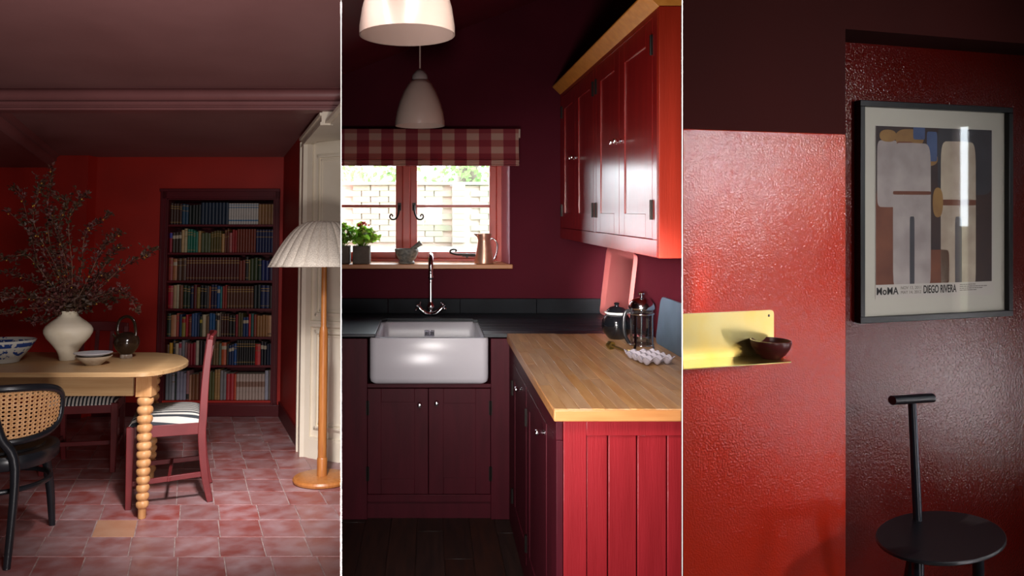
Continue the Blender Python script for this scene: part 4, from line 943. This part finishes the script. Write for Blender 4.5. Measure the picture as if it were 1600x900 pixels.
planter(-.405, 4.365, .100, 'square concrete pot holding the red-flowered geranium', 'bushy green geranium with one red flower head', True)
planter(-.525, 4.375, .100, 'square concrete pot at the left edge of the sill', 'leafy green plant at the left edge of the window sill', False)
b = MB(); b.lathe([(.046, 0), (.048, .005), (.046, .012), (.040, .017), (.052, .030), (.064, .052), (.070, .072), (.072, .084), (.070, .088), (.064, .084), (.055, .055), (.01, .03)], (0, 0, 0), 36)
tag(obj('mortar', b, M['stone'], loc=(-.138, 4.355, SZ), smooth=50), 'grey granite mortar bowl on the window sill', 'mortar')
b = MB(); b.tube(cat([(-.03, 0, .040), (.0, 0, .062), (.045, 0, .095), (.079, 0, .120), (.085, 0, .1245)], 4), [.019, .0185, .017, .016, .0145, .013, .012, .012, .012, .0125, .013, .0145, .016, .0165, .016, .013, .008], 12)
tag(obj('pestle', b, M['stone'], loc=(-.138, 4.35, SZ), smooth=60), 'grey stone pestle leaning in the mortar', 'pestle')
jt = thing('copper_jug', 'tapered copper jug on the right end of the sill', 'jug', (.320, 4.365, SZ))
b = MB(); b.lathe([(.056, 0), (.0575, .004), (.054, .03), (.044, .09), (.037, .128), (.0365, .140), (.040, .150), (.043, .176), (.0415, .177), (.038, .150), (.034, .138), (.04, .1), (.05, .02), (.01, .01)], (0, 0, 0), 36); obj('body', b, M['copper'], jt, smooth=50)
b = MB(); b._add([(-.034, -.014, .15), (-.062, 0, .176), (-.034, .014, .15), (-.036, -.02, .176), (-.036, .02, .176)], [(0, 1, 3), (2, 4, 1), (0, 2, 1)]); obj('lip', b, M['copper'], jt, solid=.0015)
b = MB(); b.tube(cat([(.036, 0, .142), (.058, 0, .146), (.078, 0, .115), (.077, 0, .07), (.062, 0, .03), (.050, 0, .018)], 5), .0042, 10, flat=1.6); obj('handle', b, M['chrome'], jt, smooth=60, label='pale metal handle')

# things on the wooden worktop (z .905)
TZ_ = .905
b = MB(); W_, H_ = .58, .385
L = [rr(-W_/2+.02, W_/2-.02, 0.0+.02, H_-.02, .03, 0, 4), rr(-W_/2+.012, W_/2-.012, .012, H_-.012, .03, .002, 4), rr(-W_/2, W_/2, 0, H_, .035, -.022, 4), rr(-W_/2+.005, W_/2-.005, .005, H_-.005, .033, -.022, 4), rr(-W_/2+.03, W_/2-.03, .03, H_-.03, .03, -.003, 4)]
b.loft(L)
# tray local: x along wall, y up the board, z thickness -> stand it up facing -x, leaning on the right wall
def leaning(x, y, z, lean, yaw=0):
    R = Matrix(((0, 0, 1, 0), (-1, 0, 0, 0), (0, 1, 0, 0), (0, 0, 0, 1)))
    return Matrix.Translation((x, y, z)) @ Matrix.Rotation(yaw, 4, 'Z') @ Matrix.Rotation(lean, 4, 'Y') @ R
o = obj('serving_tray', b, M['pink'], bevel=.0, smooth=40); o.matrix_world = leaning(1.008, 4.0, TZ_+.001, math.radians(6.5)); tag(o, 'tall pink enamel tray leaning in the corner behind the black pot', 'tray')
b = MB(); b.loft([rr(-.28, .28, 0, .212, .035, 0, 5), rr(-.28, .28, 0, .212, .035, .012, 5)])
o = obj('cutting_board', b, M['board_blue'], bevel=.002); o.matrix_world = leaning(1.018, 3.05, TZ_+.001, math.radians(7)); tag(o, 'blue-grey rounded board leaning against the wall', 'board')
# cafetiere
cf = thing('cafetiere', 'glass and chrome french press with black handle', 'coffee maker', (.925, 3.22, TZ_))
b = MB(); b.lathe([(.047, .012), (.049, .016), (.049, .172), (.0505, .176), (.049, .176), (.0475, .172), (.0475, .018), (.01, .015)], (0, 0, 0), 36); obj('glass_beaker', b, M['glassware'], cf, smooth=50)
b = MB()
for z in (.012, .148): b.tube([(.0505*math.cos(t), .0505*math.sin(t), z) for t in [2*PI*i/32 for i in range(32)]], .003 if z < .1 else .0045, 8, closed=True)
obj('band', b, M['chrome'], cf, smooth=60)
b = MB()
for k in range(4):
    a = PI/4+k*PI/2; c_, s__ = math.cos(a), math.sin(a); b.sweep([(.0515*c_, .0515*s__, .148), (.0515*c_, .0515*s__, .02), (.058*c_, .058*s__, .0)], .006, .0012, (-s__, c_, 0))
obj('frame_strap', b, M['chrome'], cf)
b = MB(); b.lathe([(.054, .168), (.056, .172), (.055, .180), (.050, .196), (.036, .210), (.014, .217), (.006, .218)], (0, 0, 0), 36); obj('lid', b, M['chrome'], cf, smooth=50)
b = MB(); b.lathe([(.0035, .05), (.0035, .230)], (0, 0, 0), 10); b.lathe([(.006, .226), (.013, .232), (.014, .238), (.009, .243), (.001, .244)], (0, 0, 0), 16); obj('plunger_knob', b, M['chrome'], cf, smooth=50)
b = MB(); b.lathe([(.045, .042), (.046, .046), (.046, .052), (.02, .056), (.004, .056)], (0, 0, 0), 28); obj('plunger_disc', b, M['chrome'], cf, smooth=50)
b = MB(); b.tube(cat([(-.048, -.012, .160), (-.072, -.016, .158), (-.082, -.018, .12), (-.078, -.018, .06), (-.058, -.014, .022)], 5), .0085, 10, flat=.8); obj('handle', b, M['blackplastic'], cf, smooth=60, label='black handle')
pt = thing('lidded_pot', 'round black glazed pot with white rim and lid behind the french press', 'pot', (.872, 3.44, TZ_))
b = MB(); b.lathe([(.035, 0), (.04, .004), (.062, .03), (.070, .058), (.066, .085), (.052, .108), (.045, .116), (.01, .11)], (0, 0, 0), 36); obj('body', b, M['blackglaze'], pt, smooth=60)
b = MB(); b.lathe([(.045, .114), (.056, .120), (.057, .124), (.045, .126)], (0, 0, 0), 36); obj('rim', b, M['whiteglaze'], pt, smooth=60, label='white rim')
b = MB(); b.lathe([(.048, .124), (.045, .132), (.03, .146), (.01, .152), (.009, .158), (.013, .163), (.009, .168), (.001, .169)], (0, 0, 0), 32); obj('lid', b, M['blackglaze'], pt, smooth=60)
# egg tray 4 x 3
et = MB(); pit = .043; NX, NY = 3, 4; hgt = .032
def egg(u, v):
    x = u*NX; y = v*NY; c = math.sin(PI*x)**2*math.sin(PI*y)**2
    edge = .35+.65*(.5+.5*math.cos(2*PI*x)*.5+.5*math.cos(2*PI*y)*.5)
    z = hgt*(1-c**.6)*(.62+.38*((abs(math.cos(PI*x))*abs(math.cos(PI*y)))**1.0))+.004
    return ((x-NX/2)*pit, (y-NY/2)*pit, z)
et.surf(egg, NX*12, NY*12)
o = obj('egg_tray', et, M['egg'], loc=(.862, 2.90, TZ_+.001), rotz=math.radians(12), smooth=60, solid=.003); tag(o, 'white ceramic egg tray in front of the french press', 'egg tray')
# coffee scoop
sp_ = thing('coffee_scoop', 'small brass coffee measure lying on the worktop', 'scoop', (.775, 3.17, TZ_), math.radians(-58))
b = MB(); b.T = Matrix.Translation((0, 0, .018)) @ Matrix.Rotation(math.radians(100), 4, 'Y'); b.lathe([(.004, -.014), (.014, -.012), (.018, -.002), (.0185, .012), (.017, .012), (.015, -.004), (.003, -.010)], (0, 0, 0), 20); obj('bowl', b, M['brass'], sp_, smooth=50)
b = MB(); b.sweep([(.012, 0, .018), (.05, 0, .012), (.095, 0, .007)], .003, .006); b.T = Matrix.Translation((.105, 0, .011)); b.lathe([(.006, -.008), (.010, -.006), (.0105, .002), (.009, .002), (.007, -.004), (.002, -.005)], (0, 0, 0), 16); obj('handle', b, M['brass'], sp_, smooth=50)

# ================================================================== HALL
CUR[0] = 'hall'
PHI = math.atan(1/3.59); CX, CY = 1.413, 2.5
HO = (CX, CY, 0)
b = MB(); b.box(-1.4, 0, 0, .165, -.1, 1.762); struct('wall_left', b, M['h_gloss'], 'glossy orange-red lacquered lower wall with the brass shelf', 'wall', loc=HO, rotz=PHI, bevel=.003)
b = MB(); b.box(-1.4, 0, .003, .165, 1.762, 3.3); b.box(0, 3.0, .003, .165, 2.12, 3.3)
struct('wall_left', b, M['h_matt'], 'matt dark red upper wall above the lacquer', 'wall', loc=HO, rotz=PHI)
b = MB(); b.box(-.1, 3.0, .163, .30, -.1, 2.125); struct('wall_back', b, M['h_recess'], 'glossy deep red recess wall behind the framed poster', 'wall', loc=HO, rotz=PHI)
b = MB(); w1, w3 = (-.10, .50, .20, 2.14), (2.11, 2.19, .18, 1.99)
b.box(3.6, 3.7, -2.6, w1[0], -.7, 3.4); b.box(3.6, 3.7, w1[0], w1[1], -.7, w1[2]); b.box(3.6, 3.7, w1[0], w1[1], w1[3], 3.4); b.box(3.6, 3.7, w1[1], w3[0], -.7, 3.4)
b.box(3.6, 3.7, w3[0], w3[1], -.7, w3[2]); b.box(3.6, 3.7, w3[0], w3[1], w3[3], 3.4); b.box(3.6, 3.7, w3[1], 4.75, -.7, 3.4)
struct('wall_right', b, M['pale_hall'], 'pale hall wall with its windows, out of frame on the right', 'wall')
b = MB(); b.box(3.62, 3.66, w1[0], w1[0]+.04, w1[2], w1[3]); b.box(3.62, 3.66, w1[1]-.04, w1[1], w1[2], w1[3]); b.box(3.62, 3.66, w1[0], w1[1], w1[2], w1[2]+.05); b.box(3.62, 3.66, w1[0], w1[1], w1[3]-.04, w1[3]); b.box(3.62, 3.66, .19, .21, w1[2], w1[3])
struct('window_2', b, M['white_edge'], 'white framed hall window out of frame on the right', 'window')
b = MB(); b.box(7.0, 7.3, -8, 6, -.7, 1.35); struct('garden_wall', b, M['mossy'], 'mossy wall added out of view beyond the hall window to dim reflections', 'wall')  # added wall, keeps bright sky out of the lower lacquer and brass reflections
b = MB(); b.box(3.72, 7.0, -8, 6, -.7, -.1); struct('ground', b, M['gravel'], 'gravel ground outside the hall window', 'ground')
b = MB(); b.box(.8, 3.6, .6, 3.6, -.1, 0); struct('floor', b, M['h_floor'], 'dark hall floor under the stool', 'floor')
wallT = Matrix.Translation(HO) @ Matrix.Rotation(PHI, 4, 'Z')
def wall_thing(name, label, cat_, s, d, z, group=None):
    p = wallT @ Vector((s, d, z)); return thing(name, label, cat_, tuple(p), PHI, group)
# brass shelf
bs_ = wall_thing('brass_shelf', 'folded polished brass shelf on the lacquered wall', 'shelf', -.296, 0, 1.030)
poly = [(-.9, 0), (0, 0)]+[(-.012+.012*math.cos(a), .134+.012*math.sin(a)) for a in [i*PI/8 for i in range(5)]]+[(-.9, .146)]
b = MB(); b.prism(poly, -.004, -.0012, 'y'); obj('back_plate', b, M['brass'], bs_)
b = MB(); b.prism([(-.9, -.118), (-.035, -.118), (-.028, -.112), (-.0, -.0015), (-.9, -.0015)], -.003, 0); obj('tray', b, M['brass'], bs_, bevel=.0005)
for sx_, sz_ in ((-.020, .128), (-.345, .072)):
    b = MB(); b.T = Matrix.Translation((sx_, -.004, sz_)) @ Matrix.Rotation(PI/2, 4, 'X'); b.lathe([(.0042, 0), (.0042, .0012), (.003, .002), (.0005, .002)], (0, 0, 0), 14); obj('screw', b, M['chrome'] if sx_ > -.1 else M['brass'], bs_)
p = wallT @ Vector((-.352, -.055, 1.031))
b = MB(); b.lathe([(.030, 0), (.032, .003), (.044, .014), (.057, .034), (.0615, .050), (.0605, .0575), (.0575, .058), (.054, .050), (.045, .030), (.01, .014)], (0, 0, 0), 44)
tag(obj('wooden_bowl', b, M['bowl_wood'], loc=tuple(p), smooth=50), 'small dark cherry-red bowl standing on the brass shelf', 'bowl')
# framed poster on the recess wall
FS0 = .158; D0 = .163
# s position of the frame's left edge along the recess wall
k = (1342-672)/1150; Yf = 8.089/(3.59-k); Xf = k*Yf; s0 = (Xf-CX)*math.cos(PHI)+(Yf-CY)*math.sin(PHI)
pf_ = wall_thing('framed_poster', 'black framed exhibition poster with wide pale mount', 'picture', s0, D0-.001, 1.090)
FW, FH, bw = .742, .816, .022
for (a, c_, z0, z1) in ((0, FW, 0, bw), (0, FW, FH-bw, FH), (0, bw, bw, FH-bw), (FW-bw, FW, bw, FH-bw)):
    b = MB(); b.box(a, c_, -.028, 0, z0, z1); obj('frame_bar', b, M['frame_black'], pf_, bevel=.002)
b = MB(); b.box(bw, FW-bw, -.010, -.002, bw, FH-bw); obj('mount', b, M['mount'], pf_)
b = MB(); b.box(.085, FW-.080, -.0112, -.0095, .085, FH-.088); obj('poster_sheet', b, M['paper'], pf_)
# generic abstract stand-in for the artwork
AX0, AX1, AZ0, AZ1 = .087, .652, .137, .726
aw, ah = AX1-AX0, AZ1-AZ0
PC = [mat('print_dark', '2a2022', .7, col2='3a2824', vs=6), mat('print_pale', 'a59c98', .7, col2='8c8280', vs=9), mat('print_cream', 'b5a894', .7, col2='9c8c7c', vs=9), mat('print_tan', '94713e', .7, col2='7c5a34', vs=9),
      mat('print_blue', '4a5c80', .7, col2='38486c', vs=9), mat('print_brown', '5c3020', .7, col2='70402a', vs=9), mat('print_grey', '3c3c42', .7, col2='2a2a30', vs=5)]
b = MB(); b.k = 0; b.box(AX0, AX1, -.0116, -.011, AZ0, AZ1)
def blob(mi, cx_, cz_, rx, rz, lay, p=2.6, rot=0, top=1.0):
    pts = []
    for i in range(28):
        t = 2*PI*i/28; c1, s1 = math.cos(t), math.sin(t); x = abs(c1)**(2/p)*(1 if c1 > 0 else -1)*rx; z = abs(s1)**(2/p)*(1 if s1 > 0 else -1)*rz
        x *= 1+(top-1)*(z/rz+1)/2; x, z = x*math.cos(rot)-z*math.sin(rot), x*math.sin(rot)+z*math.cos(rot)
        pts.append((min(max(AX0+aw*cx_+x*aw, AX0), AX1), min(max(AZ0+ah*cz_+z*ah*aw/ah, AZ0), AZ1)))
    b.k = mi; y = -.0116-lay*.0001; b._add([(x, y, z) for x, z in pts], [tuple(range(28))])
for a in [(6, .76, .80, .24, .24, 1, 8), (5, .12, .28, .12, .36, 1, 8), (1, .10, .70, .09, .22, 2, 8), (3, .28, .93, .12, .06, 3, 2.4), (3, .10, .94, .07, .04, 3, 2.4), (5, .24, .84, .07, .07, 4, 8),
          (3, .42, .80, .10, .05, 4, 2.4), (4, .36, .97, .05, .05, 5, 8), (4, .47, .88, .045, .10, 5, 8), (1, .30, .42, .16, .50, 6, 9), (6, .30, .20, .02, .24, 7, 9), (2, .70, .42, .155, .52, 5, 9),
          (6, .70, .18, .03, .26, 7, 9), (5, .48, .10, .14, .12, 5, 8), (5, .70, .52, .155, .02, 8, 9), (3, .52, .52, .045, .10, 9, 2.4), (5, .30, .58, .16, .012, 9, 9)]:
    blob(*a)
obj('art_print', b, PC, pf_, label='generic muted abstract print')
def text(body, x, z, size, m, sx_=1, off=0, parent=pf_, sp=1):
    c = bpy.data.curves.new('lettering', 'FONT'); c.body = body; c.size = size; c.offset = off; c.extrude = .00015; c.space_character = sp; c.materials.append(m)
    tmp = bpy.data.objects.new('lettering', c); C.objects.link(tmp); bpy.context.view_layer.update()
    me = bpy.data.meshes.new_from_object(tmp.evaluated_get(bpy.context.evaluated_depsgraph_get())); bpy.data.objects.remove(tmp)
    o = bpy.data.objects.new('lettering', me); C.objects.link(o); o.parent = parent; o.location = (x, -.0116, z); o.rotation_euler = (PI/2, 0, 0); o.scale = (sx_, 1, 1); WHERE[o.name] = CUR[0]; return o
text('MoMA', .089, .100, .0385, M['ink'], .93, .0007, sp=1.06)
text('NOV 13, 2011', .203, .1175, .0165, M['ink_grey'], 1.02)
text('MAY 14, 2012', .203, .1005, .0165, M['ink_grey'], 1.02)
text('DIEGO RIVERA', .311, .1005, .041, M['ink'], .60, .0009)
for i in range(4):
    b = MB()
    x = .49
    while x < (.56, .63, .60, .57)[i]:
        l = ri.uniform(.006, .018); b.box(x, x+l, -.0118, -.0112, .1265-i*.0072, .1295-i*.0072); x += l+.003
    obj('small_print', b, M['ink_grey'], pf_)
b = MB(); b.box(bw-.002, FW-bw+.002, -.020, -.0185, bw-.002, FH-bw+.002); obj('glass', b, M['h_glass'], pf_)
# stool
stl = thing('backed_stool', 'blue-black metal stool with round seat and T-bar back', 'stool', (0, 0, 0))
sz = .468; cxs, cys = (1470-672)/1150*2.35, 2.35
# seat outline, an oval skewed in plan to look round from the camera
def seat_pt(t, k=1):
    yy = math.sin(t)*.187*k; xx = math.cos(t)*.2085*k
    return (cxs+xx+yy*.62, cys+yy)
b = MB(); L = [[seat_pt(2*PI*i/48, kk)+(z,) for i in range(48)] for kk, z in ((.97, sz-.014), (1, sz-.010), (1, sz-.003), (.985, sz), (.6, sz-.004), (.1, sz-.005))]
b.loft(L); obj('seat', b, M['stool'], stl, smooth=40)
def hp(px_, py_, y): return ((px_-672)/1150*y, y, 1.5-(py_-330)/1150*y)
p0 = Vector(hp(1434, 803, 2.47)); p0.z = sz-.006; p1 = Vector(hp(1425, 626, 2.53))
b = MB(); b.tube([tuple(p0), tuple(p1)], [.0135, .0125], 16); obj('back_post', b, M['tube'], stl, smooth=50)
b = MB(); a_ = Vector(hp(1394, 625.5, 2.49)); c_ = Vector(hp(1456, 621.5, 2.55)); b.tube([tuple(a_), tuple(c_)], .0155, 20); obj('back_bar', b, M['stool'], stl, smooth=40)
for (u, v, ex_, ey_) in ((1431, 880, -.02, .08), (1528, 872, .05, .06), (1425, 880, -.05, -.09)):
    tpnt = Vector(((u-672)/1150*2.33, 2.33, sz-.01)) if ey_ > 0 else Vector((cxs-.16, 2.22, sz-.01))
    b = MB(); b.tube([tuple(tpnt), (tpnt.x+ex_, tpnt.y+ey_, 0)], [.0165, .0125], 16); obj('leg', b, M['tube'], stl, smooth=50)

# ================================================================== the rooms end at the partitions
bpy.context.view_layer.update()
def trim(o, n, keep_positive):
    me = o.data; mw = o.matrix_world
    cs = [mw @ Vector(c) for c in o.bound_box]; ds = [n.dot(c) for c in cs]
    sg = 1 if keep_positive else -1
    if min(sg*d for d in ds) >= 0: return True
    if max(sg*d for d in ds) <= 0: return False
    if min(c.y for c in cs) < 0: return True
    if me.users > 1: me = me.copy(); o.data = me
    inv = mw.inverted(); co = inv @ Vector((0, 0, 1.5)); no = (mw.to_3x3().transposed() @ n).normalized()
    bm = bmesh.new(); bm.from_mesh(me)
    bmesh.ops.bisect_plane(bm, geom=bm.verts[:]+bm.edges[:]+bm.faces[:], plane_co=co, plane_no=no, dist=1e-6, clear_outer=not keep_positive, clear_inner=keep_positive)
    if bm.verts and not o.name.startswith(('lamp_shade', 'foliage', 'pane')):
        ed = [e for e in bm.edges if e.is_boundary and all(abs((v.co-co).dot(no)) < 1e-5 for v in e.verts)]
        if ed: bmesh.ops.holes_fill(bm, edges=ed, sides=0)
    ok = len(bm.verts) > 2; bm.to_mesh(me); bm.free(); me.set_sharp_from_angle(angle=math.radians(30)); me.update()
    return ok
e_ = .8/1150
def pn(k): return Vector((1, -k, 0))
drop = []
for o in list(bpy.data.objects):
    if o.type != 'MESH' or o.name not in WHERE or WHERE[o.name] == 'shell': continue
    r = WHERE[o.name]; ok = True
    if r == 'dining': ok = trim(o, pn(K1-e_), False)
    if r == 'kitchen':
        if o.matrix_world.translation.y > -5:
            ok = trim(o, pn(K1+e_), True)
            if ok and min((o.matrix_world @ Vector(c)).y for c in o.bound_box) < 3.0: ok = trim(o, pn(K2-e_), False)
    if r == 'hall' and not o.name.startswith(('wall_right', 'floor')): ok = trim(o, pn(K2+e_), True)
    if not ok: drop.append(o)
for o in drop:
    if not o.children: bpy.data.objects.remove(o)
